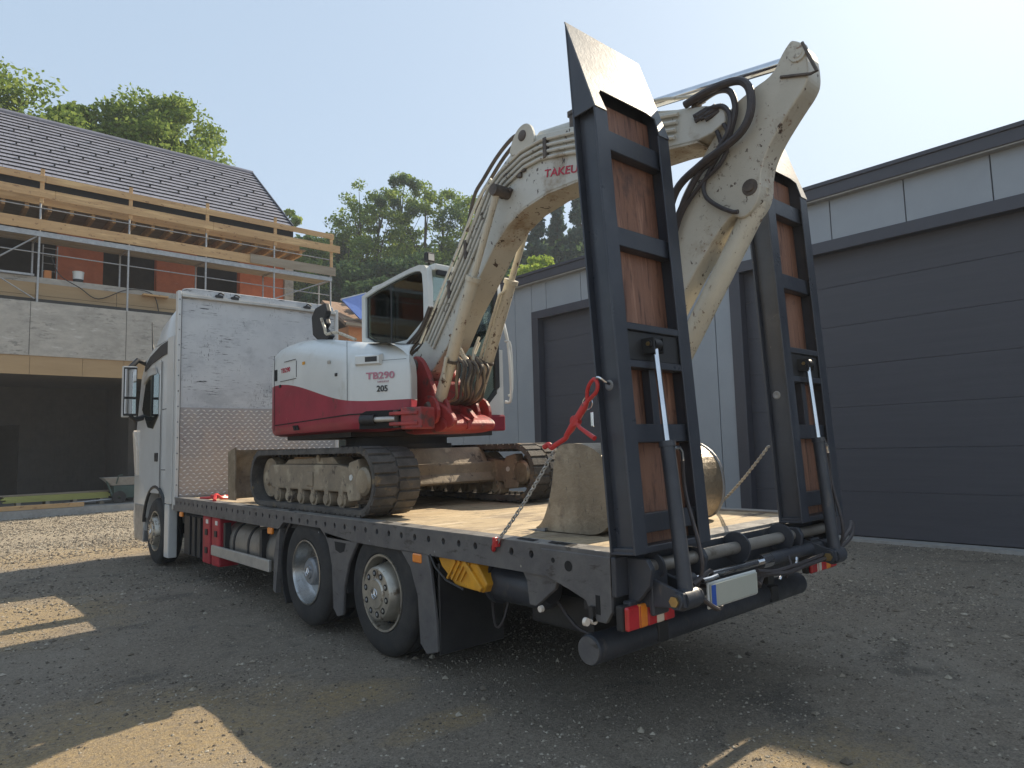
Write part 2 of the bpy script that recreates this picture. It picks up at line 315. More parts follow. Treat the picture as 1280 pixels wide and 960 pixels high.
# ================================================================== GROUND
def vnoise(x, y, s, seed):
    r = np.random.default_rng(seed); g = r.random((257,257)); u = (x*s) % 256; v = (y*s) % 256
    i = u.astype(int); j = v.astype(int); fu = u-i; fv = v-j; fu = fu*fu*(3-2*fu); fv = fv*fv*(3-2*fv)
    return (g[i,j]*(1-fu)+g[i+1,j]*fu)*(1-fv)+(g[i,j+1]*(1-fu)+g[i+1,j+1]*fu)*fv
def gz(x, y):
    return (vnoise(x,y,.5,1)-.5)*.05+(vnoise(x,y,2.1,2)-.5)*.018+(vnoise(x,y,7,3)-.5)*.012
gx = np.concatenate([-np.geomspace(900,6.2,22), np.arange(-6,9,.07), np.geomspace(9.2,900,22)])
gy = np.concatenate([-np.geomspace(900,3.2,22), np.arange(-3,21,.07), np.geomspace(21.2,900,22)])
X, Y = np.meshgrid(gx, gy); Z = gz(X, Y)*((np.abs(X) < 30) & (Y < 40) & (Y > -10))-.02
nx, ny = len(gx), len(gy)
V = np.stack([X.ravel(), Y.ravel(), Z.ravel()], 1); I = np.arange(nx*ny).reshape(ny, nx)
F = np.stack([I[:-1,:-1].ravel(), I[:-1,1:].ravel(), I[1:,1:].ravel(), I[1:,:-1].ravel()], 1)
def npmesh(name, V, F, m, parent=None, kind=None, smooth=True):
    me = bpy.data.meshes.new(name); k = F.shape[1]
    me.vertices.add(len(V)); me.vertices.foreach_set('co', V.astype(np.float32).ravel())
    me.loops.add(F.size); me.loops.foreach_set('vertex_index', F.astype(np.int32).ravel())
    me.polygons.add(len(F)); me.polygons.foreach_set('loop_start', np.arange(0, F.size, k, dtype=np.int32)); me.polygons.foreach_set('use_smooth', [smooth]*len(F))
    me.update(); me.validate(); me.materials.append(MT[m]); return link(name, me, parent, kind)
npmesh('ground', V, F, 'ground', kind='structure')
# loose stones
def stones(n, xr, yr, s0, s1, seed):
    r = np.random.default_rng(seed); x = r.uniform(*xr, n); y = r.uniform(*yr, n)
    keep = vnoise(x, y, 1.1, 9)+r.random(n)*.7 > .62; x = x[keep]; y = y[keep]; n = len(x)
    s = s0+(s1-s0)*r.random(n)**3; z = gz(x, y)-.02
    base = np.array([(1,0,0),(-1,0,0),(0,1,0),(0,-1,0),(0,0,1),(0,0,-1)], float)
    tri = np.array([(0,2,4),(2,1,4),(1,3,4),(3,0,4),(2,0,5),(1,2,5),(3,1,5),(0,3,5)])
    a = r.uniform(0, 2*PI, n); vs = base[None]*(.6+.8*r.random((n,6,1))); vs[:,:,2] *= .6
    xx = vs[:,:,0]*np.cos(a)[:,None]-vs[:,:,1]*np.sin(a)[:,None]; yy = vs[:,:,0]*np.sin(a)[:,None]+vs[:,:,1]*np.cos(a)[:,None]
    vs = np.stack([xx,yy,vs[:,:,2]],2)*s[:,None,None]+np.stack([x,y,z+s*.2],1)[:,None]
    return vs.reshape(-1,3), (tri[None]+np.arange(n)[:,None,None]*6).reshape(-1,3)
parts = [stones(70000, (-4.5,5.5), (-2,6), .004, .013, 1), stones(2600, (-4.5,7), (-2,9), .010, .034, 2), stones(26000, (3,8.5), (-3,6), .005, .016, 5), stones(34000, (-5,8.4), (6,14), .006, .022, 3), stones(26000, (-6,4), (11,21), .012, .036, 4)]
off = 0; VV = []; FF = []
for v_, f_ in parts: VV.append(v_); FF.append(f_+off); off += len(v_)
o = npmesh('gravel', np.concatenate(VV), np.concatenate(FF), 'stone', kind='stuff', smooth=False)
tag(o, 'loose grey gravel stones scattered over the yard', 'gravel')
# ================================================================== GARAGE HALL (right)
GX = 8.56
g = thing('garage_building', 'long grey panel clad garage hall with anthracite gates and flat dark roof edge', 'garage', (GX+5, 2, 0))
seams = [-.03+1.13*k for k in range(-10, 13)]
doors = [(-5.2, 4.15), (5.72, 9.52)]
panel_cache = {}
def panel(y0, y1, z0, z1):
    if y1-y0 < .03: return
    k = (round(y1-y0,3), round(z1-z0,3))
    if k not in panel_cache:
        panel_cache[k] = build('panel', MB().box(0, .06, .007, k[0]-.007, 0, k[1]), 'panel', g, bevel=.006); o = panel_cache[k]
    else: o = link('panel', panel_cache[k].data, g)
    o.location = (GX, y0, z0)
for a, b in zip(seams, seams[1:]):
    cuts = sorted({a, b, *[d for D in doors for d in D if a < d < b]})
    for y0, y1 in zip(cuts, cuts[1:]):
        mid = (y0+y1)/2; ind = any(d0 < mid < d1 for d0, d1 in doors)
        panel(y0, y1, 4.87 if ind else .02, 5.58)
body = MB()
for y0, y1, z0, z1 in [(4.15,5.72,0,4.87), (9.52,13.4,0,4.87), (-12,-5.2,0,4.87), (-12,13.4,4.87,5.58)]: body.box(GX+.045, GX+.2, y0, y1, z0, z1)
body.box(GX+.2, 22, 13.25, 13.4, 0, 5.55).box(GX+.2, 22, -12, -11.85, 0, 5.55).box(21.85, 22, -11.85, 13.25, 0, 5.55)
build('wall', body, 'anth', g)
build('roof', MB().prism([(GX-.05,5.60),(22.2,5.2),(22.2,5.42),(GX-.05,5.80)], 'y', -12.2, 13.55), 'anth', g)
build('fascia', MB().box(GX-.17, GX-.05, -12.2, 13.55, 5.60, 5.83), 'anth', g, bevel=.01)
build('gutter_lip', MB().box(GX-.20, GX-.17, -12.2, 13.55, 5.79, 5.85), 'anth', g)
build('soffit', MB().box(GX-.15, GX+.02, -12.1, 13.45, 5.575, 5.597), 'sill', g)
zs = [.03, .74, 1.43, 2.11, 2.79, 3.46, 4.14, 4.74]
for d0, d1 in doors:
    gt = build('gate_frame', MB().box(GX-.03, GX+.16, d0, d0+.22, 0, 4.70).box(GX-.03, GX+.16, d1-.22, d1, 0, 4.70).box(GX-.03, GX+.16, d0, d1, 4.70, 4.895), 'anth', g, bevel=.006)
    for z0, z1 in zip(zs, zs[1:]):
        build('gate_section', MB().box(GX+.17, GX+.21, d0+.1, d1-.1, z0+.0015, z1-.0015), 'gate', gt, bevel=.0025)
    build('gate_backing', MB().box(GX+.215, GX+.25, d0, d1, 0, 4.8), 'void', gt)
build('threshold', MB().box(GX-.10, GX+.25, -12, 13.4, -.1, .015), 'sill', g)
# ================================================================== UNFINISHED HOUSE (left, behind)
h = thing('unfinished_house', 'unfinished house with orange brick upper storey, concrete parapet and grey tiled roof', 'house', (-2, 24, 0))
build('concrete_parapet', MB().box(-14, 7.4, 21.0, 21.3, 4.58, 6.15), 'concrete', h, bevel=.01)
jt = MB()
for x in np.arange(-12.6, 7, 2.45): jt.box(x, x+.012, 20.995, 21.0, 4.6, 6.14)
build('formwork_joints', jt, 'darkwall', h, kind='stuff')
bx = [-14,-11.5,-9,-6.5,-3.5,-.31,.98,2.07,4.6,7.2]
for a, b in zip(bx, bx[1:]): build('formwork_board', MB().box(a+.004, b-.004, 21.03, 21.08, 4.04, 4.578), 'woodbeam', h)
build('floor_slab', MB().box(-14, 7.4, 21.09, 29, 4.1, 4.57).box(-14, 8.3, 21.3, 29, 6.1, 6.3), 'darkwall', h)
build('ground_slab', MB().box(-14, 7.4, 20.95, 29, -.3, .2), 'sill', h)
w = MB()
for a, b in [(-14,-.0),(.0,7.4)]:
    if a < -1: w.box(a, -3.2, 26, 26.2, .2, 4.1).box(-3.2, 0, 26, 26.2, 2.8, 4.1)
    else: w.box(a, b, 26, 26.2, .2, 4.1)
w.box(6.0, 6.25, 21.1, 26, .2, 4.1).box(-14, -13.8, 21, 29, .2, 9.4).box(-14, 8.3, 29, 29.2, 0, 9.4)
w.box(2.56, 2.75, 22.5, 26, .2, 4.1)
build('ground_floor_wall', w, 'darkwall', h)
cols = MB()                                       # rows of dark masonry blocks in the back wall
k = 0
for r in range(14):
    for c in range(9):
        x0 = .05+c*.28+(.14 if r % 2 else 0)
        if x0+.27 < 2.55 and rng.random() < .9: cols.box(x0, x0+.265, 25.985-.01*rng.random(), 26, .25+r*.26, .25+r*.26+.25)
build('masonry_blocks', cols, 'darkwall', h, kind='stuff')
# timber edge boards above the parapet and slab edge
for i, (a, b) in enumerate([(-14,-9),(-9,-4.5),(-4.5,-.2),(-.2,1.9),(1.9,3.9)]):
    for z0, z1 in ((6.16,6.42),(6.425,6.80)): build('edge_board', MB().box(a+.006, b-.006, 21.42, 21.45, z0, z1-.004), 'woodbeam', h)
build('upper_slab_edge', MB().box(-14, 8.45, 21.46, 23.2, 6.78, 6.98), 'concrete', h)
build('upper_floor', MB().box(-14, 8.45, 23.2, 29, 6.78, 6.98), 'darkwall', h)
piers = [(-14,-11),(-9.6,-7.6),(-6.2,-3.4),(.53,1.83),(3.46,4.80),(6.34,8.05)]
for a, b in piers: build('brick_pier', MB().box(a, b, 23.2, 23.5, 6.98, 10.6), 'brick', h, bevel=.01)
build('lintel', MB().box(-14, 8.05, 23.22, 23.48, 9.55, 10.6), 'brick', h)
build('corner_post', MB().box(8.06, 8.42, 23.1, 23.45, 6.98, 10.2), 'concrete', h)
build('upper_back_wall', MB().box(-14, 8.3, 26.5, 26.7, 6.98, 10.6).box(8.06, 8.3, 23.5, 29, 6.98, 10.0), 'darkwall', h)
jm = None
for i in range(38):
    x = 8.0-i*.565
    if jm is None: jm = build('ceiling_joist', MB().box(-.05, .05, 21.5, 23.3, 9.02, 9.24), 'wood', h, bevel=.006); jj = jm
    else: jj = link('ceiling_joist', jm.data, h)
    jj.location.x = x
sf = None
for i in range(9):
    y0 = 21.46+i*.2
    sf = build('soffit_board', MB().box(-14, 8.2, y0+.004, y0+.196, 9.245, 9.27), 'woodgrey', h)
build('eave_board', MB().box(-14, 7.9, 21.40, 21.44, 9.16, 9.62), 'wood', h)
build('eave_gap', MB().box(-14, 7.7, 21.5, 21.6, 9.45, 10.0), 'void', h)
# roof: stepped courses of tiles
ye, ze, yr, zr = 21.38, 10.02, 25.5, 13.45; sl_ = Vector((0, yr-ye, zr-ze)); Ls = sl_.length; sl_.normalize(); nn = Vector((0,-sl_.z,sl_.y))
n = 17; cs = Ls/n; tl = MB(); gp = MB()
for i in range(n):
    a = Vector((0,ye,ze))+sl_*(cs*i); b = a+sl_*(cs+.03)
    rowx = -14-.15*(i % 2)
    while rowx < 7.62:
        x1 = min(rowx+.30, 7.62); x0 = max(rowx, -14)
        j = rng.uniform(-.003,.003)
        lo0 = a+nn*(.058+j); hi = b+nn*.012
        if x1 > -5 and x1-x0 > .02:
            tl.add([(x0+.003,lo0.y,lo0.z),(x1-.003,lo0.y,lo0.z),(x1-.003,hi.y,hi.z),(x0+.003,hi.y,hi.z)], [(0,1,2,3)])
        rowx += .30
    if True:
        lo0 = a+nn*.058; hi = b+nn*.012; tl.add([(-14,lo0.y,lo0.z),(-5,lo0.y,lo0.z),(-5,hi.y,hi.z),(-14,hi.y,hi.z)], [(0,1,2,3)]); gp.add([(-14,lo0.y+.004,lo0.z-.002),(7.62,lo0.y+.004,lo0.z-.002),(7.62,a.y+.01,a.z-.02),(-14,a.y+.01,a.z-.02)],[(0,1,2,3)])
rf = build('roof', MB().prism([(ye,ze-.12),(yr,zr-.12),(29.7,ze-.12),(29.7,ze-.02),(yr,zr),(ye,ze)], 'x', -14, 7.6), 'anth', h)
build('roof_tiles', tl, 'tiles', rf, kind='stuff', fixn=False); build('course_shade', gp, 'void', rf, kind='stuff', fixn=False)  # dark risers: the shadow under each tile course painted in
hk = MB()
for i in range(3, 15, 2):
    for k in range(24):
        x = 7.2-k*.9-(i % 4)*.22
        if x > -5:
            a = Vector((x,ye,ze))+sl_*(cs*(i+.25))+nn*.05; hk.box(a.x-.022, a.x+.022, a.y-.03, a.y+.03, a.z-.01, a.z+.065)
build('snow_guards', hk, 'void', rf, kind='stuff')
build('ridge_cap', MB().path([(-14,yr,zr+.03),(7.64,yr,zr+.03)], .11, 8), 'tiles', rf)
build('verge_trim', MB().beam((7.63,ye,ze-.03),(7.63,yr,zr-.03), .04, .22), 'anth', rf)
# ------------------------------------------------------------------ scaffold
sc = thing('scaffold', 'steel tube scaffold with timber guard boards along the house eaves', 'scaffold', (2, 21.1, 6.15))
for i, x in enumerate([-11.8,-9.4,-7.0,-4.6,-2.4,-.19,2.13,4.45,6.8,9.0]):
    zb = 6.15 if x < 7 else 4.5
    post = build('post', MB().tube((x,21.08,zb),(x,21.08,9.45), .03, 10), 'galv', sc, smooth=True)
    build('inner_post', MB().tube((x-.06,21.95,6.98 if x < 8.5 else 4.5),(x-.06,21.95,8.2), .028, 8), 'galv', sc, smooth=True)
    build('ledger', MB().tube((x,21.08,8.12),(x-.06,21.98,8.12), .025, 8), 'galv', sc)
    build('guard_post', MB().box(x-.04,x+.06,21.0,21.05, 9.1 if x < 8.5 else 8.5, 10.12 if x < 8 else 9.95), 'wood', sc, bevel=.004)
for z in (9.36, 8.97): build('rail', MB().tube((-14,21.06,z+.02),(9.0,21.06,z-.04), .019, 8), 'galv', sc, smooth=True)
build('rail', MB().tube((-14,21.1,7.72),(8.98,21.1,7.55), .018, 8), 'galv', sc, smooth=True)
for xs, dz in (([-14,-8.6,-4.0,-.1,4.4,9.1], 0),):
    for a, b in zip(xs, xs[1:]):
        build('guard_board', MB().box(a+.004,b-.004,20.965,20.99, 9.72+rng.uniform(-.02,.02), 9.92), 'wood', sc, bevel=.004)
        build('guard_board', MB().box(a+.25,b+.24,20.962,20.988, 9.24+rng.uniform(-.02,.02), 9.50), 'wood', sc, bevel=.004)
for i, (a, b) in enumerate([(-14,-9.2),(-9.2,-4.6),(-4.6,-.2),(-.2,6.5)]): build('toe_board', MB().box(a,b,20.99,21.03,8.28,8.60), 'wood', sc, bevel=.004)
build('toe_board', MB().box(5.9,9.15,20.95,20.985,8.30,8.62), 'woodgrey', sc, bevel=.004)
for y0 in (21.1, 21.42, 21.74): build('platform_plank', MB().box(-14, 9.0, y0, y0+.28, 8.16, 8.20), 'woodgrey', sc)
build('platform_beam', MB().box(-14,9.05,21.04,21.09,8.10,8.25), 'galv', sc)
build('brace', MB().tube((-2.4,21.1,6.25),(-.25,21.1,8.1), .024, 8).tube((-2.4,21.12,7.6),(-.25,21.12,6.25), .02, 8), 'galv', sc)
build('brace', MB().tube((6.7,21.1,7.1),(8.9,21.1,8.1), .022, 8), 'galv', sc)
build('low_platform', MB().box(-14,-.25,21.35,21.40,6.98,7.04), 'galv', sc)
lad = MB()
for x in (.05,.42): lad.tube((x,22.3,7.0),(x,22.3,8.2),.02,6)
for i in range(5): lad.tube((.05,22.3,7.15+i*.24),(.42,22.3,7.15+i*.24),.013,6)
build('ladder', lad, 'galv', sc)
build('hanging_cable', MB().path([(.12,21.3,7.7),(.35,21.3,7.1),(.9,21.36,6.78),(1.4,21.36,6.5),(2.2,21.36,6.9),(2.9,21.36,6.85),(3.1,21.36,6.3)], .014, 6, sm=5), 'black', sc, smooth=True)
build('hatch_board', MB().box(2.6,3.35,21.2,21.4,6.76,6.81), 'wood', sc)
pb = thing('paint_bucket', 'white bucket with dark base standing on the upper floor edge behind the scaffold', 'bucket', (.9, 21.7, 6.98))
build('pail', MB().lathe([(0,0),(0,.13),(.12,.14)], (.9,21.7,6.98), 'z', 20), 'black', pb, smooth=True); build('upper_pail', MB().lathe([(.12,.141),(.33,.152),(.33,.13),(.20,.12)], (.9,21.7,6.98), 'z', 20), 'exwhite', pb, smooth=True)
build('lid', MB().lathe([(.33,0),(.33,.16),(.36,.16),(.37,0)], (.9,21.7,6.98), 'z', 20), 'exwhite', pb, smooth=True)
bk = build('brick', MB().box(.02,.2,21.6,21.8,6.98,7.25), 'plast', None, bevel=.006); tag(bk, 'orange brick standing on the upper floor edge beside the scaffold ladder', 'brick')
# things lying in front of the house
for i, (x0,x1,y,z,wd,m,lab) in enumerate([(-1.0,2.0,22.2,.60,.5,'woodgrey','long grey board on top of the board stack by the wall'), (-.7,1.9,22.2,.46,.5,'lime','stack of lime yellow formwork boards lying in front of the dark garage opening')]):
    if i: 
        st = thing('board_stack', lab, 'board stack', (.6,22.2,.2))
        for k in range(4): build('board', MB().box(x0+rng.uniform(-.1,.1),x1+rng.uniform(-.1,.1),21.9,22.45,.38+k*.045,.38+k*.045+.04), m, st, bevel=.004)
        for k in range(4): build('bearer', MB().box(-.4+k*.7,-.3+k*.7,21.88,22.5,.2,.378), 'woodgrey', st)
    else: tag(build('board', MB().box(x0,x1,21.95,22.4,.565,.60), m, None, bevel=.004), lab, 'board')
tag(build('timber_beam', MB().beam((-4.0,21.3,.27),(1.15,21.15,.27),.12,.13), 'wood', None, bevel=.006), 'long timber beam lying at the edge of the shaded house floor', 'beam')
tag(build('scaffold_tube', MB().tube((-.3,21.5,.26),(2.1,21.7,.34),.03,8), 'galv', None, smooth=True), 'steel tube lying on the house floor next to the timber beam', 'tube')
wb = thing('wheelbarrow', 'green wheelbarrow with pale tray standing left of the truck cab before the house', 'wheelbarrow', (2.3,21.8,.2))
build('tray', MB().loft([[(1.95,21.6,.75),(2.75,21.6,.75),(2.75,22.0,.75),(1.95,22.0,.75)], [(1.7,21.45,1.0),(3.0,21.45,1.0),(3.0,22.15,1.0),(1.7,22.15,1.0)]], cap0=True, cap1=False), 'sill', wb, fixn=False)
build('engine_box', MB().box(2.0,2.7,21.6,22.0,.35,.74), 'aggr', wb, bevel=.03)
build('frame', MB().path([(1.8,21.55,.9),(1.95,21.6,.5),(2.1,21.6,.25)], .03, 6).path([(2.05,21.5,.8),(2.1,21.45,1.05),(2.2,21.4,1.08)], .02, 6), 'aggr', wb)
build('wheel', MB().lathe([(-.06,.05),(-.06,.19),(.06,.19),(.06,.05)], (2.15,21.6,.39), 'y', 20), 'rubber', wb)
# ------------------------------------------------------------------ far house with the solar panel
fh = thing('far_house', 'far orange house with brown roof and a tilted blue solar panel', 'house', (17.2,33,0))
build('wall', MB().box(15.6,21,32,37,3,8.7), 'plast', fh)
build('roof', MB().prism([(31.6,8.6),(34.5,10.4),(37.5,8.6),(37.5,8.8),(34.5,10.6),(31.6,8.8)], 'x', 15.2, 21.4), 'rooft', fh)
pn = build('solar_panel', MB().loft([[(15.69,33,10.35),(17.31,33,10.94),(17.5,31.5,9.25),(16.04,31.5,9.02)],[(15.67,32.96,10.42),(17.29,32.96,11.01),(17.48,31.46,9.32),(16.02,31.46,9.09)]], cap0=True), 'solar', fh)
build('panel_edge', MB().beam((15.66,33.02,10.42),(17.30,33.02,11.01),.12,.12), 'exwhite', pn)
build('purlins', MB().beam((15.2,31.6,8.75),(21.4,31.6,8.75),.12,.15).beam((15.2,31.9,9.1),(21.4,31.9,9.1),.08,.08), 'woodgrey', fh)
# ------------------------------------------------------------------ hill
n = 60; hx = np.linspace(-80,140,n); hy = np.linspace(30,150,n); HX, HY = np.meshgrid(hx, hy)
HZ = np.clip((HY-33+.25*(HX-10))*.33, -1, 17)+(vnoise(HX+100,HY,.08,4)-.5)*3; I = np.arange(n*n).reshape(n,n)
npmesh('hillside', np.stack([HX.ravel(),HY.ravel(),HZ.ravel()],1), np.stack([I[:-1,:-1].ravel(), I[:-1,1:].ravel(), I[1:,1:].ravel(), I[1:,:-1].ravel()],1), 'hillg', kind='structure')
def hz(x, y): return float(np.clip((y-33+.25*(x-10))*.33, -1, 17))
# ------------------------------------------------------------------ trees
def leaves(blobs, per, size, r, flat=.7):
    """blobs: array (n,4) centre+radius; small leaf-shaped quads spread in each"""
    n = len(blobs)*per; b = np.repeat(blobs, per, 0)
    d = r.normal(size=(n,3)); d /= np.linalg.norm(d,axis=1)[:,None]; rad = b[:,3]*r.random(n)**.45
    c = b[:,:3]+d*rad[:,None]*np.array([1,1,flat])
    u = r.normal(size=(n,3)); u /= np.linalg.norm(u,axis=1)[:,None]; w = r.normal(size=(n,3)); v = np.cross(u,w); v /= np.linalg.norm(v,axis=1)[:,None]
    s = size*(.6+.8*r.random(n))[:,None]
    V = np.stack([c-u*s, c-v*s*.55, c+u*s, c+v*s*.55],1).reshape(-1,3)
    return V, np.arange(n*4).reshape(n,4)
def tree(x, y, ztop, R, label, m='leaf_mid', cat='tree', seed=0, zb=None, per=70, nb=90, size=.17, tall=1.0, open_=.0, group=None, name='broadleaf_tree', z0=None, shape='round'):
    r = np.random.default_rng(seed+100); z0 = (hz(x,y) if y > 29 else 0)-.2 if z0 is None else z0
    H = ztop-z0; zb = ztop-R*2*tall if zb is None else zb
    t = thing(name, label, cat, (x,y,z0), group)
    cz = (ztop+zb)/2; rz = (ztop-zb)/2; tr = MB(); lean = r.uniform(-.4,.4,2)
    top = Vector((x+lean[0], y+lean[1], zb+(ztop-zb)*.8))
    tr.path([(x,y,z0),(x+lean[0]*.3,y+lean[1]*.3,z0+(top.z-z0)*.5),top], [.018*H+.05, .012*H, .03], 8)
    bl = []
    for i in range(nb):
        a = r.uniform(0,2*PI); q = r.random(); zz = zb+(ztop-zb)*q*.97
        if shape == 'cone': rr = R*(1-q)**.8*(.4+.6*r.random())
        else: rr = R*math.sqrt(max(.02,1-((zz-cz)/rz)**2))*math.sqrt(r.random())*(.75+.35*r.random())
        p = Vector((x+math.cos(a)*rr, y+math.sin(a)*rr, zz)); bs = R*(.14+.16*r.random())*(.8 if shape == 'cone' else 1)
        bl.append((*p, bs))
        if i % 3 == 0:
            f = max(.15, min(.95, (zz-z0)/(top.z-z0)-.22)); st = Vector((x,y,z0)).lerp(top, f); mid = st.lerp(p,.5)+Vector((0,0,R*.08))
            tr.path([st, mid, p], [.03+.004*H, .03, .012], 5, cap=False)
    build('trunk', tr, 'bark', t, smooth=True)
    V, F = leaves(np.array(bl), per, size, r); o = npmesh('crown', V, F, m, t, smooth=False)
    return t
# behind the house on the left
tree(-1.2, 33, 18.2, 4.6, 'broad green tree at the far left rising behind the tiled roof', seed=1, nb=190, per=210, size=.115)
tree(3.0, 32.5, 17.4, 3.0, 'lower green crown left of the rounded one behind the tiled roof', seed=31, nb=120, per=200, size=.11)
tree(5.9, 33, 19.0, 3.6, 'rounded green tree rising behind the middle of the tiled roof', seed=2, nb=150, per=210, size=.11)
tree(-6.5, 34, 17.5, 4.2, 'green tree beyond the left edge behind the house roof', seed=3, nb=100, per=200, size=.115)
# right of the house
tree(18.6, 47.5, 20.6, 1.7, 'thin sparse tree just right of the roof verge', seed=4, nb=22, per=60, size=.22, tall=1.8, zb=13)
tree(20.8, 47.5, 18.6, 2.2, 'small bushy tree above the right end of the scaffold', seed=5, nb=50, size=.22)
spots = [(435,268,57,2.6,'leaf_mid'),(452,222,58,3.2,'leaf_mid'),(478,232,56,3.0,'leaf_mid'),(505,205,58,3.2,'leaf_mid'),(530,218,56,3.0,'leaf_mid'),(556,226,58,3.2,'leaf_mid'),(585,238,56,3.0,'leaf_mid'),(608,240,60,3.4,'leaf_mid'),
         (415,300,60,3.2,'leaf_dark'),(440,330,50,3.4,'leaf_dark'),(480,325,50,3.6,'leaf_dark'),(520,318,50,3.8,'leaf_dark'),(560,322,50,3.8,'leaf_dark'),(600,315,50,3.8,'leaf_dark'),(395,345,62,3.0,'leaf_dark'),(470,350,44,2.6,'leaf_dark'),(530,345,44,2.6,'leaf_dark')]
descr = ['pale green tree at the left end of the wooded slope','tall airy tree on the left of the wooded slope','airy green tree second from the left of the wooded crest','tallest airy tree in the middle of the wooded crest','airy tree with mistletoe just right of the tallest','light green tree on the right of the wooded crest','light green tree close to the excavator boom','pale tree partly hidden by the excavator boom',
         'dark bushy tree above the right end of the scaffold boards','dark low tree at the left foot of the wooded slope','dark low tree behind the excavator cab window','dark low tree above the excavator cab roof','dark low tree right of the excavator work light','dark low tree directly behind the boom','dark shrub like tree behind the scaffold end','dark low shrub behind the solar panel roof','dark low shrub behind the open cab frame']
yw = math.radians(41.763)
for i, (px, py, d, R, m) in enumerate(spots):
    a = yw+math.atan((px-640)/845); x = -2.79+d*math.sin(a); y = -2.39+d*math.cos(a); ele = (564-py-(px-500)*.027)/845*math.cos(math.atan((px-640)/845)); zt = 1.6+d*ele
    airy = m == 'leaf_mid'
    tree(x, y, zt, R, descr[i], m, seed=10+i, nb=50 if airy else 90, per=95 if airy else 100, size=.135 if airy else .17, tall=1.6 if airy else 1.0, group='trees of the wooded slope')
ms = MB()
mt = thing('mistletoe_balls', 'dark mistletoe balls hanging in the airy trees of the crest', 'mistletoe', (28,42,20)); mt['kind'] = 'stuff'
mv = []
for px, py in [(495,219),(508,216),(520,222),(496,248),(560,270),(572,262),(477,244),(520,258)]:
    d = 54; a = yw+math.atan((px-640)/845); mv.append((-2.79+d*math.sin(a), -2.39+d*math.cos(a), 1.6+d*(564-py-(px-500)*.027)/845*math.cos(math.atan((px-640)/845)), .5 if px < 550 else 1.1))
V, F = leaves(np.array(mv), 260, .12, np.random.default_rng(5), 1); bpy.data.objects.remove(mt); o = npmesh('mistletoe', V, F, 'leaf_dark', smooth=False, kind='stuff'); tag(o, 'dark mistletoe balls hanging in the airy trees of the crest', 'mistletoe')
for i, (px, py, d, R) in enumerate([(650,262,62,2.4),(678,250,60,2.6),(704,240,62,2.8),(730,235,60,2.8),(760,245,62,2.8)]):
    a = yw+math.atan((px-640)/845); x = -2.79+d*math.sin(a); y = -2.39+d*math.cos(a); zt = 1.6+d*(564-py-(px-500)*.027)/845*math.cos(math.atan((px-640)/845))
    tree(x, y, zt, R, ['dark conifer half hidden behind the boom','dark conifer second from the boom above the hall roof','tall dark conifer above the hall roof','dark conifer just left of the near ramp','dark conifer hidden behind the near ramp'][i], 'leaf_con', seed=60+i, nb=150, per=60, size=.2, tall=2.6, zb=8, shape='cone', group='conifers behind the hall', name='conifer_tree')
tree(26.0, 27.5, 13.3, 1.9, 'bright lime green bush peeking over the hall roof left of the near ramp', 'leaf_lime', cat='bush', seed=80, nb=60, per=80, size=.14, name='lime_bush', z0=-.2, zb=9.3)
# forest mass low down behind everything
r = np.random.default_rng(77); fb = []
for i in range(420):
    px = r.uniform(360,760); py = r.uniform(312,430); d = r.uniform(58,72); a = yw+math.atan((px-640)/845)
    fb.append((-2.79+d*math.sin(a), -2.39+d*math.cos(a), 1.6+d*(564-py)/845, 1.2+r.random()*1.2))
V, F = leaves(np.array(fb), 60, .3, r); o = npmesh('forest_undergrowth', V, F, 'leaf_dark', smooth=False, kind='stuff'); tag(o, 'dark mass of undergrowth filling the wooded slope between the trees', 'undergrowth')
# ================================================================== TRUCK
T = thing('flatbed_truck', 'white three axle truck with dark flatbed, raised loading ramps and scuffed headboard', 'truck', (1.25, 4, 0))
WX = 2.5
# --- deck
def rail(x, sgn):
    """perforated side rail, outer face at x, looking towards sgn"""
    m = MB(); p = .178; y = .52; xo = x; xi = x-sgn*.05
    arches = lambda yy: 3.30 < yy < 4.26
    m.box(min(xo,xi), max(xo,xi), -.0, .52, .925, 1.03)
    while y < 7.80:
        y1 = min(y+p, 7.9); yc = (y+y1)/2; zc = .965; r = .021
        outer = [(y,.925),(yc,.925),(y1,.925),(y1,zc),(y1,1.03),(yc,1.03),(y,1.03),(y,zc)]
        inner = [(yc+r*math.cos(a),zc+r*math.sin(a)*1.15) for a in [math.radians(225+45*k) for k in range(8)]]
        vs = [(xo,a,b) for a,b in outer]+[(xo,a,b) for a,b in inner]+[(xi,a,b) for a,b in inner]
        m.add(vs, [(k,(k+1)%8,8+(k+1)%8,8+k) for k in range(8)]+[(8+k,8+(k+1)%8,16+(k+1)%8,16+k) for k in range(8)])
        y = y1
    # lower strip with the cut for the drive wheel
    for a, b in [(0,3.28),(4.28,7.9)]: m.box(min(xo,xi), max(xo,xi), a, b, .862, .925)
    m.prism([(3.28,.925),(3.28,.862),(3.38,.925)], 'x', min(xo,xi), max(xo,xi)); m.prism([(4.28,.925),(4.18,.925),(4.28,.862)], 'x', min(xo,xi), max(xo,xi))
    m.box(min(xo,xo-sgn*.09), max(xo,xo-sgn*.09), 0, 3.25, .852, .862); m.box(min(xo,xo-sgn*.09), max(xo,xo-sgn*.09), 4.3, 7.9, .852, .862)
    return m
for x, sg in ((0,-1),(WX,1)):
    ro = build('side_rail', rail(x, sg), 'rail', T, fixn=True)
    build('rail_backing', MB().box(min(x-sg*.055,x-sg*.07), max(x-sg*.055,x-sg*.07), .3, 7.88, .87, 1.01), 'void', ro)
bl = MB()
for y in np.arange(.7, 7.7, .9): bl.lathe([(0,0),(-.004,.008),(-.004,.0)], (0,y,.885), 'x', 6)
build('rail_rivets', bl, 'bare', T, kind='stuff')
pk = None
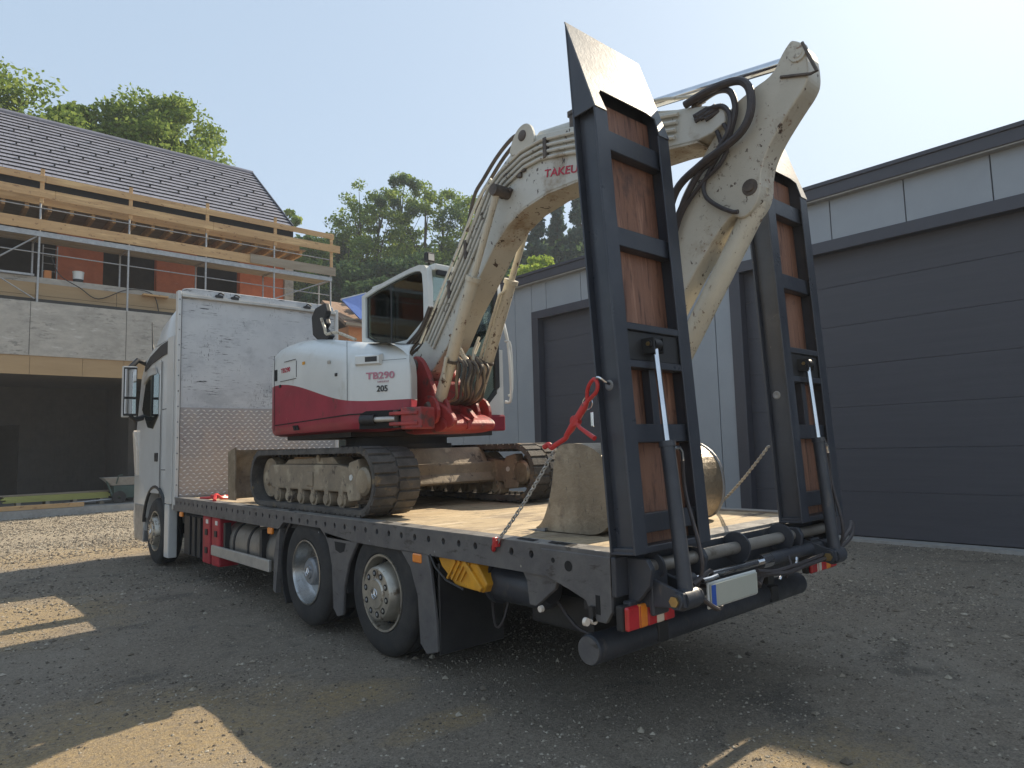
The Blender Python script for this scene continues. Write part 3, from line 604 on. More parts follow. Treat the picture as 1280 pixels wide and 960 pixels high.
for i in range(37):
    y0 = .16+i*.2085
    if pk is None: pk = build('deck_board', MB().box(.14, 2.36, .003, .2055, .985, 1.02), 'deckwood', T, bevel=.004); o = pk
    else: o = link('deck_board', pk.data, T)
    o.location = (0, y0, rng.uniform(-.0015,.0015))
build('edge_plate', MB().box(.0025, .137, 0.002, 7.88, 1.012, 1.0335).box(2.363, 2.4975, 0.002, 7.88, 1.012, 1.0335).box(.137, 2.363, -.02, .158, 1.008, 1.027), 'deckedge', T)
mk = MB()
for y, w in [(2.28,.14),(2.05,.09),(.62,.2),(.42,.12),(.30,.16),(4.1,.1),(5.2,.12)]:
    mk.add([(.03,y,1.036),(.10,y+.02,1.036),(.11,y+w,1.036),(.045,y+w-.03,1.036)], [(0,1,2,3)])
build('lashing_slots', mk, 'void', T, kind='stuff')
# --- chassis
ch = MB().box(.78,.86,-.0,9.6,.62,.92).box(1.64,1.72,-.0,9.6,.62,.92)
for y in (.5,1.6,2.9,4.9,6.0,7.2): ch.box(.86,1.64,y,y+.1,.66,.86)
for y in np.arange(.4,7.8,.62): ch.box(.06,2.44,y,y+.06,.88,.984)
build('chassis', ch, 'black', T)
for y in (2.38,3.73,8.93): build('axle', MB().tube((.2,y,.49),(2.3,y,.49),.08,12), 'black', T)
# --- headboard
hd = thing_hd = build('headboard', MB().box(.05, 2.45, 7.90, 7.955, 1.0, 3.90), 'head', T, bevel=.004)
build('chequer_plate', MB().box(.052, 2.448, 7.888, 7.8985, 1.03, 2.29), 'tread', hd)
lz = MB()
for r_ in range(26):
    for c in range(28):
        x = .09+c*.085+(.0425 if r_ % 2 else 0); z = 1.06+r_*.0475
        if x > 2.42: continue
        d = 1 if (r_+c) % 2 else -1
        lz.add([(x-.027,7.8875,z-.012*d),(x+.005*d,7.8875,z-.009),(x+.027,7.8875,z+.012*d),(x-.005*d,7.8875,z+.009),(x,7.878,z)], [(0,1,4),(1,2,4),(2,3,4),(3,0,4)])
build('tread_lozenges', lz, 'lozenge', hd, kind='stuff', fixn=False)
build('deck_underlay', MB().box(.08,2.42,.0,7.88,.975,.984), 'black', T)
for x0, x1 in ((0,.052),(2.448,2.5)): build('corner_post', MB().box(x0,x1,7.86,7.97,.86,3.97), 'white', hd, bevel=.012)
build('post_gap', MB().box(.053,.062,7.884,7.9,1.03,3.88), 'void', hd)
build('top_rail', MB().box(.053,2.447,7.85,7.97,3.88,3.93), 'bar', hd, bevel=.01)
build('top_cap', MB().prism([(.06,3.935),(2.44,3.935),(2.42,4.01),(2.30,4.035),(.2,4.035),(.08,4.01)], 'y', 7.9, 7.96), 'head', hd, bevel=.006)
for x in (.52,.75,1.9):
    build('roof_hook', MB().box(x,x+.1,7.84,7.9,3.925,3.965).path([(x+.02,7.86,3.95),(x+.06,7.86,4.0),(x+.12,7.86,3.98)],.012,6,sm=3), 'black', hd)
rv = MB()
for z in np.arange(1.2,3.9,.22): rv.lathe([(0,.011),(-.006,.009),(-.006,0)], (.026,7.86,z), 'y', 8)
build('post_rivets', rv, 'bare', hd, kind='stuff')
# --- cab
cabp = [(8.18,.95),(8.18,3.36),(9.30,3.30),(9.72,3.16),(9.98,2.90),(10.22,2.10),(10.30,1.60),(10.30,.55),(10.20,.28),(9.66,.26),(9.58,.62)]
arch = [(8.93+.62*math.cos(a), .50+.62*math.sin(a)) for a in np.linspace(math.radians(14), math.radians(150), 11)]
cabp += arch+[(8.30,.86),(8.18,.9)]
cb = build('cab_body', MB().prism(cabp, 'x', .04, 2.46), 'white', T, bevel=.02, smooth=True)
fair = [[(.06,8.12,3.37),(2.44,8.12,3.37),(2.44,9.2,3.33),(2.2,9.75,3.25),(.3,9.75,3.25),(.06,9.2,3.33)],
        [(.08,8.12,3.62),(2.42,8.12,3.62),(2.40,9.0,3.60),(2.1,9.45,3.52),(.4,9.45,3.52),(.10,9.0,3.60)],
        [(.12,8.12,3.84),(2.38,8.12,3.84),(2.30,8.75,3.80),(2.0,9.05,3.76),(.5,9.05,3.76),(.20,8.75,3.80)],
        [(.25,8.12,3.95),(2.25,8.12,3.95),(2.1,8.45,3.93),(1.9,8.6,3.91),(.6,8.6,3.91),(.4,8.45,3.93)]]
build('roof_fairing', MB().loft(fair), 'white', cb, smooth='all')
build('black_stripe', MB().prism([(8.04,3.14),(8.04,3.33),(8.8,3.29),(9.4,3.18),(9.70,3.05),(9.70,2.98),(9.35,3.06),(8.7,3.12)], 'x', .02, .06), 'black', cb)
build('sun_visor', MB().box(.2,2.3,9.9,10.2,3.02,3.1), 'black', cb)
build('windscreen', MB().prism([(9.80,3.08),(9.99,2.90),(10.20,2.14),(10.16,2.12)], 'x', .2, 2.3), 'glassdark', cb)
door = build('door', MB().prism([(8.72,1.05),(8.72,3.04),(9.22,3.04),(9.62,2.92),(9.86,2.35),(9.90,2.0),(9.90,1.25),(9.62,1.18),(9.5,1.05)], 'x', .018, .045), 'white', cb, bevel=.006)
build('window', MB().prism([(8.80,2.22),(8.80,2.84),(8.95,2.92),(9.25,2.92),(9.55,2.82),(9.76,2.36),(9.4,2.06),(9.1,2.03)], 'x', .008, .03), 'glassdark', door, bevel=.004)
build('wind_deflector', MB().prism([(8.86,2.86),(8.95,2.97),(9.25,2.98),(9.60,2.86),(9.62,2.76),(9.3,2.87),(8.95,2.87)], 'x', -.01, .007), 'bar', door)
build('handle', MB().box(.002,.02,8.80,8.96,1.53,1.66), 'black', door, bevel=.01)
build('seam', MB().box(.0165,.02,8.700,8.712,1.0,3.06).box(.0365,.039,8.36,8.70,2.30,2.31).box(.0365,.039,8.36,8.70,1.40,1.41).box(.0365,.039,8.36,8.372,1.4,3.08), 'void', cb)
build('side_panel', MB().box(.0,.036,8.02,8.34,.93,3.34), 'white', cb, bevel=.01)
build('lower_skirt', MB().box(.0,.12,8.12,8.34,.17,.92), 'white', cb, bevel=.015)
build('wheel_arch_trim', MB().path([(.03,8.93+.65*math.cos(a), .50+.65*math.sin(a)) for a in np.linspace(math.radians(8), math.radians(165), 16)], .028, 8), 'black', cb, smooth=True)
build('step_panel', MB().box(.03,.15,9.62,10.18,.28,.85), 'galv', cb, bevel=.02)
build('headlamp', MB().prism([(9.97,1.30),(10.12,1.34),(10.31,2.02),(10.24,2.05),(10.02,1.7)], 'x', .0, .2), 'whitelens', cb, bevel=.01)
for q_ in ([(.05,9.75,3.12),(-.08,9.72,3.16),(-.2,9.68,3.02)], [(.05,9.7,2.25),(-.1,9.68,2.2),(-.2,9.66,2.28)]): build('mirror_arm', MB().path(q_, .045, 8), 'black', cb, smooth=True)
mr = build('mirror_housing', MB().loft([[(-.30,9.63,z0),(-.10,9.63,z0),(-.10,9.72,z0),(-.15,9.80,z0),(-.25,9.80,z0),(-.30,9.72,z0)] for z0 in (2.24,2.27,2.9,3.02,3.05)], cap0=True), 'white', cb, bevel=.01)
build('mirror_surround', MB().box(-.295,-.105,9.612,9.632,2.26,3.03), 'black', mr, bevel=.008)
build('mirror_glass', MB().box(-.28,-.12,9.603,9.611,2.56,3.0).box(-.28,-.12,9.603,9.611,2.29,2.52), 'mirror', mr)
build('antenna', MB().path([(.12,9.55,3.22),(.1,9.58,3.42),(.09,9.6,3.78)], [.025,.012,.006], 6), 'black', cb)
build('cab_gap_blocker', MB().box(.08,2.42,7.96,8.19,1.0,3.85), 'black', cb)  # added to block sunlight leaking between headboard and cab
build('underdeck_light_block', MB().box(2.40,2.45,4.45,8.2,.22,.86), 'black', T)  # added on the unseen side to stop light passing under the deck
build('cab_interior', MB().box(.2,2.3,8.3,9.9,1.0,2.0), 'void', cb)
# --- wheels
def wheel(y, x, sg, kind, zr=.49):
    R = .49 if kind != 'x' else .49
    c = (x, y, zr); s = sg
    prof = [(.02,.292),(.0,.31),(-.006,.36),(-.004,.42),(.012,.462),(.035,.484),(.06,.488),(.062,.478),(.072,.478),(.074,.489),(.12,.49),(.122,.477),(.134,.477),(.136,.49),(.18,.489),(.182,.477),(.194,.477),(.196,.488),(.24,.484),(.27,.45),(.28,.36),(.26,.29),(.02,.292)]
    w = build('wheel', MB().lathe([(-s*t if s > 0 else t, r_) for t, r_ in prof], c, 'x', 56), 'rubber', T, smooth=True)
    f = lambda t: (-s*t if s > 0 else t)
    if kind == 'disc':      # drive wheel: deep polished dish
        build('rim', MB().lathe([(f(.03),.300),(f(-.004),.297),(f(-.006),.283),(f(.02),.272),(f(.10),.262),(f(.135),.235),(f(.14),.135)], c, 'x', 56), 'dish', w, smooth=True)
        build('hub', MB().lathe([(f(.14),.135),(f(.05),.125),(f(.03),.105),(f(.028),.07),(f(.012),.062),(f(.010),0)], c, 'x', 40), 'bare', w, smooth=True)
        t0 = f(.008)
    else:                   # steered wheels: protruding hub plate with ten holes
        build('rim', MB().lathe([(f(.03),.300),(f(-.002),.297),(f(.0),.280),(f(.05),.266),(f(.12),.262),(f(.20),.258)], c, 'x', 56), 'alloy', w, smooth=True)
        build('rim_well', MB().lathe([(f(.15),.262),(f(.10),.235),(f(.02),.215)], c, 'x', 56), 'alloy', w, smooth=True)
        build('hub_plate', MB().lathe([(f(.02),.216),(f(-.035),.205),(f(-.048),.192),(f(-.050),.118),(f(-.060),.108),(f(-.062),.0)], c, 'x', 56), 'alloy', w, smooth=True)
        hh = MB(); nh = MB()
        for k in range(10):
            a = 2*PI*k/10+.2; yy, zz = y+.156*math.cos(a), zr+.156*math.sin(a)
            hh.lathe([(f(-.0505),.026),(f(-.053),.023),(f(-.053),0)], (x,yy,zz), 'x', 12); nh.lathe([(f(-.053),.014),(f(-.056),.012),(f(-.056),0)], (x,yy,zz), 'x', 6)
            a += .31; yy, zz = y+.238*math.cos(a), zr+.238*math.sin(a); hh.lathe([(f(.088),.0),(f(.088),.026),(f(.11),.028)], (x,yy,zz), 'x', 12)
        build('hand_holes', hh, 'void', w, kind='stuff'); build('wheel_nuts', nh, 'bare', w, kind='stuff')
        t0 = f(-.064)
    st = MB().path([(x+t0, y+.038*math.cos(a), zr+.038*math.sin(a)) for a in np.linspace(0,2*PI,25)], .004, 6, cap=False)
    for k in range(3):
        a = PI/2+2*PI*k/3; st.path([(x+t0,y,zr),(x+t0,y+.037*math.cos(a),zr+.037*math.sin(a))], [.008,.002], 6)
    build('star_emblem', st, 'chrome', w)
    return w
for y, k in ((8.93,'plate'),(3.73,'disc'),(2.38,'plate')):
    wheel(y, .03, -1, k)
    wheel(y, 2.47, 1, k)
build('wheel', MB().lathe([(0,.29),(0,.47),(.03,.49),(.26,.49),(.28,.47),(.28,.29),(0,.29)], (.36,3.73,.49), 'x', 40), 'rubber', T, smooth=True)
# mudguards
def arc(cy, r0, r1, a0, a1, x0, x1, name='mudguard', m='black'):
    P_ = [(cy+r1*math.cos(a), .49+r1*math.sin(a)) for a in np.linspace(a0,a1,14)]+[(cy+r0*math.cos(a), .49+r0*math.sin(a)) for a in np.linspace(a1,a0,14)]
    return build(name, MB().prism(P_, 'x', x0, x1), m, T)
rad = math.radians
for x0, x1 in ((.03,.62),(1.88,2.47)):
    arc(3.73,.55,.575,rad(-38),rad(52),x0,x1)
    arc(3.73,.55,.575,rad(128),rad(150),x0,x1)
    arc(2.38,.55,.57,rad(-8),rad(40),x0,x1)
def sideplate(x0, x1, m='rail'):
    build('fender_plate', MB().prism([(3.28,.86),(3.30,.90),(2.78,.86),(2.70,.86),(2.86,.66),(2.94,.45),(2.96,.23),(3.06,.20),(3.13,.26),(3.16,.62),(3.22,.78)], 'x', x0, x1), m, T, bevel=.006)
    build('fender_plate', MB().prism([(2.06,.862),(1.70,.862),(1.66,.74),(1.60,.40),(1.59,.20),(1.72,.16),(1.80,.22),(1.83,.55),(1.92,.74)], 'x', x0, x1), m, T, bevel=.006)
sideplate(.0,.028); sideplate(2.472,2.5)
build('bracket_hole', MB().prism([(3.10,.83),(2.90,.83),(2.93,.76),(3.0,.74),(3.08,.76)], 'x', -.003, .0), 'void', T)
for x0, x1 in ((.03,.62),(1.88,2.47)):
    build('mud_flap', MB().box(x0,x1,1.595,1.615,.17,.80), 'black', T, bevel=.006)
    build('mud_flap', MB().box(x0,x1,3.05,3.07,.25,.80), 'black', T, bevel=.006)
build('mudguard_edge', MB().prism([(4.36,.22),(4.42,.24),(4.40,.60),(4.33,.80),(4.26,.86),(4.30,.55)], 'x', .0, .06), 'rail', T)
# orange side lamps
for y in (1.82,4.50,7.52): build('marker_lamp', MB().box(-.012,.02,y-.055,y+.055,.785,.85), 'orange', T, bevel=.008)
# fuel tank, straps, underrun bar, boxes
tp = chaikin([(.08,.30),(.08,.82),(.66,.82),(.66,.30)], 3)
ft = build('fuel_tank', MB().prism(tp, 'y', 4.50, 6.02), 'tank', T, smooth=True, bevel=.0)
tp2 = [(.37+(a-.37)*1.03, .56+(b-.56)*1.03) for a,b in tp]
for y in (4.85,5.28,5.72): build('tank_strap', MB().prism(tp2, 'y', y, y+.05), 'black', ft)
build('filler_cap', MB().lathe([(0,.05),(.03,.05),(.035,0)], (.2,5.15,.80), 'z', 16), 'bar', ft, smooth=True)
build('underrun_bar', MB().box(-.01,.03,4.52,6.28,.40,.52), 'bar', T, bevel=.008)
for y in (4.8,5.9): build('bar_bracket', MB().box(.03,.1,y,y+.06,.42,.8), 'black', T)
for y in (6.08,6.42): 
    b_ = build('red_box', MB().box(.02,.26,y,y+.27,.27,.85), 'redbox', T, bevel=.02)
    for z in (.40,.62): build('latch', MB().box(.008,.019,y+.07,y+.15,z,z+.07), 'black', b_)
    build('sticker', MB().box(.014,.019,y+.05,y+.13,.76,.81), 'exwhite', b_)
bb = build('battery_box', MB().box(.08,.62,6.85,7.68,.27,.82), 'black', T, bevel=.03)
for y in (6.9,7.12,7.34): build('box_rib', MB().box(.055,.08,y,y+.12,.29,.8), 'black', bb, bevel=.01)
build('exhaust_box', MB().box(.62,.78,4.6,7.6,.3,.8).box(1.8,2.4,4.6,7.6,.25,.82), 'black', T, bevel=.03)
# air tank and brackets near the tail
at = build('air_tank', MB().lathe([(0,.0),(.0,.08),(.03,.115),(.07,.125),(.50,.125),(.54,.11),(.57,.07),(.57,0)], (.22,.66,.71), 'y', 28), 'steel_dark', T, smooth=True)
build('tank_ring', MB().lathe([(0,.125),(0,.145),(.03,.145),(.03,.125)], (.22,1.13,.71), 'y', 28), 'steel_dark', at, smooth=True)
build('corner_bracket', MB().prism([(.72,.86),(.40,.86),(.44,.78),(.60,.66),(.66,.66),(.68,.80)], 'x', .02, .05), 'rail', T, bevel=.005)
build('winch_box', MB().box(.35,.75,.45,1.0,.45,.66), 'black', T, bevel=.02)
build('valve_block', MB().box(.42,.56,1.20,1.34,.55,.68), 'bare', T, bevel=.01)
for k, pts in enumerate([[(.4,1.5,.78),(.36,1.42,.55),(.34,1.36,.36),(.36,1.30,.40),(.42,1.28,.6)],[(.5,1.2,.62),(.5,1.12,.45),(.52,1.05,.42),(.56,1.0,.6)],[(.2,.6,.66),(.22,.45,.52),(.3,.3,.50),(.4,.15,.62)]]):
    build('air_hose', MB().path(pts, .010, 6, sm=6), 'hose', T, smooth=True)
build('bracket_lamp', MB().lathe([(0,0),(.0,.018),(.02,.02)], (.0,.55,.655), 'x', 14), 'whitelens', T)
# rear corner plates and rear frame
for x0, x1 in ((-.006,.02),(2.48,2.506)):
    build('end_plate', MB().prism([(.52,.862),(.30,.80),(.18,.76),(.15,.70),(.10,.66),(.04,.66),(.0,.72),(0,1.008),(.52,1.008)] if x0 < 1 else [(.52,.862),(.18,.78),(0,.72),(0,1.008),(.52,1.008)], 'x', x0, x1), 'rail', T, bevel=.004)
build('end_plate_holes', MB().lathe([(0,0),(-.002,.030)], (-.006,.30,.93), 'x', 16).prism([(.075,.70),(.105,.70),(.105,.80),(.075,.80)], 'x', -.009,-.006).lathe([(0,0),(-.002,.015)], (-.006,.42,.95), 'x', 12), 'void', T, kind='stuff')
build('rear_beam', MB().box(.0,2.5,-.03,.0,.80,1.008), 'steel_dark', T, bevel=.006)
build('rear_gusset', MB().box(.02,2.48,.0,.22,.70,.80), 'black', T, bevel=.01)
for x0 in (.10,.60,1.78,2.28):
    build('hinge_lug', MB().prism([(-.03,1.0),(-.16,1.0),(-.19,.95),(-.17,.86),(-.10,.78),(-.03,.74)], 'x', x0, x0+.035), 'steel_dark', T, bevel=.005)
build('hinge_tube', MB().tube((.12,-.11,.945),(2.38,-.11,.945),.037,20), 'tank', T, smooth=True)
for x0, r_ in ((.22,.07),(1.06,.095),(1.62,.092),(2.28,.07)):
    build('collar', MB().lathe([(0,.0),(0,r_),(.018,r_),(.018,.0)], (x0,-.11,.945), 'x', 28), 'steel_dark', T, smooth=True)
build('cross_cylinder', MB().tube((.35,-.16,.84),(1.28,-.16,.84),.024,16), 'chrome', T, smooth=True)
for a_, b_ in ((1.28,2.2),(.3,.5)): build('cross_cylinder_barrel', MB().tube((a_,-.16,.84),(b_,-.16,.84),.042,18), 'steel_dark', T, smooth=True)
build('cylinder_collar', MB().tube((1.24,-.16,.84),(1.36,-.16,.84),.046,18), 'chrome', T, smooth=True)
build('foot_plate', MB().box(.15,.29,-.155,-.125,.70,.93), 'steel_dark', T, bevel=.008)
build('foot_plate', MB().box(2.0,2.12,-.155,-.125,.74,.90), 'steel_dark', T, bevel=.008)
build('rear_crossbar', MB().box(.05,2.45,-.08,-.03,.70,.78).box(.34,2.2,-.12,-.06,.78,.80), 'steel_dark', T, bevel=.006)
# tail lights
def tail(x0, mir=False, dim=False):
    t = build('tail_light', MB().box(x0-.01,x0+.42,-.075,-.03,.635,.765), 'black', T, bevel=.012)
    segs = [(0,.10,'redlens'),(.10,.17,'orange'),(.17,.25,'redlens'),(.25,.32,'whitelens'),(.32,.41,'redlens')]
    for a, b, m_ in segs:
        if mir: a, b = .41-b, .41-a
        build('lens', MB().box(x0+a+.001,x0+b-.001,-.105,-.075,.640,.760), m_, t, bevel=.008)
    for k in (.25,.5,.75): build('lens_line', MB().box(x0+.41*k-.0015,x0+.41*k+.0015,-.107,-.1055,.645,.755), 'redlens', t)
tail(.0); tail(2.08, True)
build('position_lamp', MB().lathe([(0,.0),(.0,.021),(.02,.023),(.02,0)], (-.01,.11,.665), 'y', 16).lathe([(0,.0),(.0,.021),(.02,.023),(.02,0)], (-.06,.12,.665), 'y', 16), 'whitelens', T, smooth=True)
build('lamp_stalk', MB().box(-.03,-.0,.11,.14,.66,.74), 'black', T)
bp = build('underride_bar', MB().lathe([(0,0),(.0,.075),(.008,.082),(2.42,.082),(2.43,.075),(2.43,0)], (.03,.20,.485), 'x', 36), 'steel_dark', T, smooth=True)
build('end_cap', MB().lathe([(0,0),(.0,.074),(.006,.076)], (.022,.20,.485), 'x', 30), 'rail', bp)
for x in (.55,1.9): build('bar_arm', MB().box(x,x+.08,.16,.24,.54,.75).box(x-.01,x+.09,.11,.29,.44,.55), 'black', bp, bevel=.01)
lp = build('licence_plate', MB().box(.46,.95,-.305,-.295,.715,.835), 'plate', T, bevel=.003)
build('plate_frame', MB().box(.45,.96,-.294,-.280,.705,.845), 'exwhite', lp, bevel=.004)
build('blue_band', MB().box(.464,.505,-.3075,-.3055,.719,.831), 'blue', lp)
build('plate_holder', MB().box(.6,.64,-.28,-.1,.78,.80).box(.8,.84,-.28,-.1,.78,.80), 'black', lp)
for k, pts in enumerate([[(.36,-.30,.79),(.45,-.33,.72),(.6,-.27,.69),(.75,-.22,.73),(1.0,-.2,.78)], [(1.0,-.28,.83),(1.2,-.28,.80),(1.4,-.28,.80),(1.7,-.26,.80),(2.1,-.26,.83),(2.42,-.24,.92),(2.52,-.22,.98)],
        [(1.0,-.26,.81),(1.3,-.3,.78),(1.6,-.28,.78),(2.0,-.28,.80),(2.4,-.26,.88),(2.54,-.22,.97)], [(1.45,-.25,.86),(1.42,-.28,.80),(1.36,-.27,.74)], [(.3,-.3,.86),(.5,-.28,.90),(.56,-.24,.84),(.62,-.2,.79)], [(1.0,-.22,.80),(1.08,-.24,.74),(1.12,-.22,.72),(1.18,-.22,.79)]]):
    build('hydraulic_hose', MB().path(pts, .013 if k != 3 else .008, 7, sm=6), 'hose', T, smooth=True)
build('steel_pipe', MB().path([(1.28,-.27,.74),(1.36,-.27,.80),(1.5,-.27,.80),(1.54,-.26,.84)], .008, 6, sm=3).path([(.38,-.31,.87),(.46,-.31,.87),(.52,-.31,.875)], .012, 8), 'chrome', T, smooth=True)
# --- ramps
def ramp(x0, lean, w, y0, full=True):
    """upright loading ramp hinged at the rear edge; local axes: x width, y depth (towards the rear is negative), z along its length"""
    L = 3.08; D = .17
    a = math.atan(lean); 
    root = build('loading_ramp', MB().box(.012,w-.012,-.165,-.004,.0,.035), 'ramp', T, bevel=.004)
    subs = []
    def sub(name, mb, m, **k): o = build(name, mb, m, root, **k); subs.append(o); return o
    for s in (0,1):
        X = (lambda v: v) if s == 0 else (lambda v: w-v)
        xx = lambda p, q: (min(X(p),X(q)), max(X(p),X(q)))
        m_ = MB(); prof = [(0,0),(-D,0),(-D,2.47),(0,L)]
        m_.prism([(-.012,0.01),(-D+.012,0.01),(-D+.012,2.45),(-.012,L-.06)], 'x', *xx(.045,.056))        # web
        m_.box(*xx(0,.11), -.012, 0, 0, 2.5).box(*xx(0,.11), -D, -D+.012, 0, 2.47)                   # flanges
        m_.prism([(-.012,2.5),(0,2.5),(0,L),(-.012,L-.03)], 'x', *xx(0,.11))
        m_.box(*xx(0,.11), -D+.012, -.012, 0, .012)
        m_.prism([(-D,2.47),(-.012,2.47),(-.012,L-.04)], 'x', *xx(.001,.012))
        m_.box(*xx(.045,.05), -D+.012,-.012, .0, .0121)
        sub('side_beam', m_, 'ramp', bevel=.003)
    # tip plate (bare steel) on the slope
    def sl(v): return -D+(v-2.47)*(D/(L-2.47))
    tp = MB(); e = .006
    def quad(pts): # pts (x, z) on slope, given thickness
        n_ = len(pts); tp.add([(x,sl(z)-e,z) for x,z in pts]+[(x,sl(z)+e*0+.002,z) for x,z in pts], [tuple(range(n_)), tuple(range(2*n_-1,n_-1,-1))]+[(i,(i+1)%n_,n_+(i+1)%n_,n_+i) for i in range(n_)])
    quad([(0,2.47),(.10,2.47),(.03+.05,2.60),(0,2.60)]); quad([(w-.10,2.47),(w,2.47),(w,2.60),(w-.08,2.60)])
    quad([(0,2.60),(.08,2.60),(.11,2.62),(w-.16,2.62),(w-.08,2.60),(w,2.60),(w,L),(0,L)])
    quad([(.08,2.585),(.08,2.60),(.11,2.62)]) 
    sub('tip_plate', tp, 'tipsteel')
    # crossbars
    for z0, z1 in ((.10,.20),(.58,.68),(1.69,1.80),(2.26,2.38)):
        c_ = MB().box(.056,w-.056,-.14,-.128,z0,z1).box(.056,w-.056,-.128,-.07,z0,z0+.012).box(.056,w-.056,-.128,-.07,z1-.012,z1)
        sub('crossbar', c_, 'ramp', bevel=.003)
    sub('cylinder_mount', MB().box(.056,w-.056,-.15,-.07,1.03,1.20), 'black', bevel=.006)
    sub('mount_flange', MB().box(.056,w-.056,-.165,-.09,1.20,1.24).box(.056,w-.056,-.165,-.09,.99,1.03), 'ramp', bevel=.003)
    sub('centre_bar', MB().box(w*.5-.03,w*.5+.03,-.13,-.075,.68,.99), 'ramp', bevel=.003)
    # boards
    xs = [.058,.17,w-.058]
    for za, zb in ((.03,.60),(.60,1.05),(1.18,1.70),(1.70,2.27),(2.27,2.60)):
        for p, q in zip(xs, xs[1:]):
            sub('board', MB().box(p+.002,q-.002,-.065+rng.uniform(-.003,.003),-.035,za,zb-.002), 'woodred', bevel=.004)
    sub('front_lining', MB().box(.058,w-.058,-.030,-.013,.02,2.88), 'ramp')
    # transform
    T0 = Matrix.Translation((x0, y0, 1.02)) @ Matrix.Rotation(-a, 4, 'X')
    for o in [root]+subs: o.data.transform(T0)
    # hydraulic cylinder (built in place)
    cx = x0+w*.5-.05; top = T0 @ Vector((w*.5-.05, -.20, 1.12)); bot = Vector((cx-.06, -.30, .80)); mid = bot.lerp(top, .60)
    cy = build('ramp_cylinder', MB().tube(bot, mid, .040, 18).tube(mid-(mid-bot).normalized()*.03, mid, .046, 18), 'steel_dark', root, smooth=True)
    o1 = build('cylinder_rod', MB().tube(mid, top, .019, 16), 'chrome', root, smooth=True)
    build('clevis', MB().box(cx-.050,cx-.036,top.y-.03,top.y+.07,top.z-.05,top.z+.035).box(cx+.036,cx+.05,top.y-.03,top.y+.07,top.z-.05,top.z+.035).tube((cx-.06,top.y,top.z),(cx+.06,top.y,top.z),.022,14).tube((cx-.03,top.y,top.z),(cx+.03,top.y,top.z),.034,16), 'black', root, smooth=True)
    build('clevis_nut', MB().tube((cx-.066,top.y,top.z),(cx-.06,top.y,top.z),.013,6), 'brass', root)
    build('lower_arm', MB().prism([(-.04,.92),(-.12,.90),(bot.y-.04,bot.z+.04),(bot.y-.045,bot.z-.03),(-.10,.74),(-.04,.74)], 'x', bot.x-.085, bot.x-.06).prism([(-.04,.92),(-.12,.90),(bot.y-.04,bot.z+.04),(bot.y-.045,bot.z-.03),(-.10,.74),(-.04,.74)], 'x', bot.x+.06, bot.x+.085), 'steel_dark', root, bevel=.004)
    build('pivot_pin', MB().tube((bot.x-.105,bot.y,bot.z),(bot.x+.1,bot.y,bot.z),.042,20).tube((bot.x-.06,bot.y,bot.z),(bot.x+.06,bot.y,bot.z),.055,20), 'steel_dark', root, smooth=True)
    build('pin_nut', MB().tube((bot.x-.118,bot.y,bot.z),(bot.x-.105,bot.y,bot.z),.028,6), 'brass', root)
    d = (top-bot).normalized(); el = mid-d*.04
    build('elbow_fitting', MB().path([el+Vector((.04,0,0)), el+Vector((.10,-.0,.005)), el+Vector((.125,0,-.02)), el+Vector((.13,0,-.07))], .012, 8), 'chrome', root, smooth=True)
    build('feed_hose', MB().path([el+Vector((.13,0,-.06)), el+Vector((.145,0,-.25)), bot+Vector((.15,.0,.2)), bot+Vector((.15,.02,.06)), bot+Vector((.12,.06,.0))], .011, 8, sm=5), 'hose', root, smooth=True)
    if full: build('lashing_eye', MB().lathe([(0,0),(-.004,.022),(0,.03)], T0 @ Vector((.044,-.06,.90)), 'x', 14), 'bare', root)
    return root
ramp(0, .062, .70, .0); ramp(1.80, .045, .66, -.02)
# ================================================================== EXCAVATOR
EX = thing('excavator', 'white and red tracked excavator on the truck bed, its boom folded between the ramps', 'excavator', (1.23, 3.95, 1.03))
def E_(name, mb, m, parent=EX, **k): return build(name, mb, m, parent, **k)
ZD = 1.035
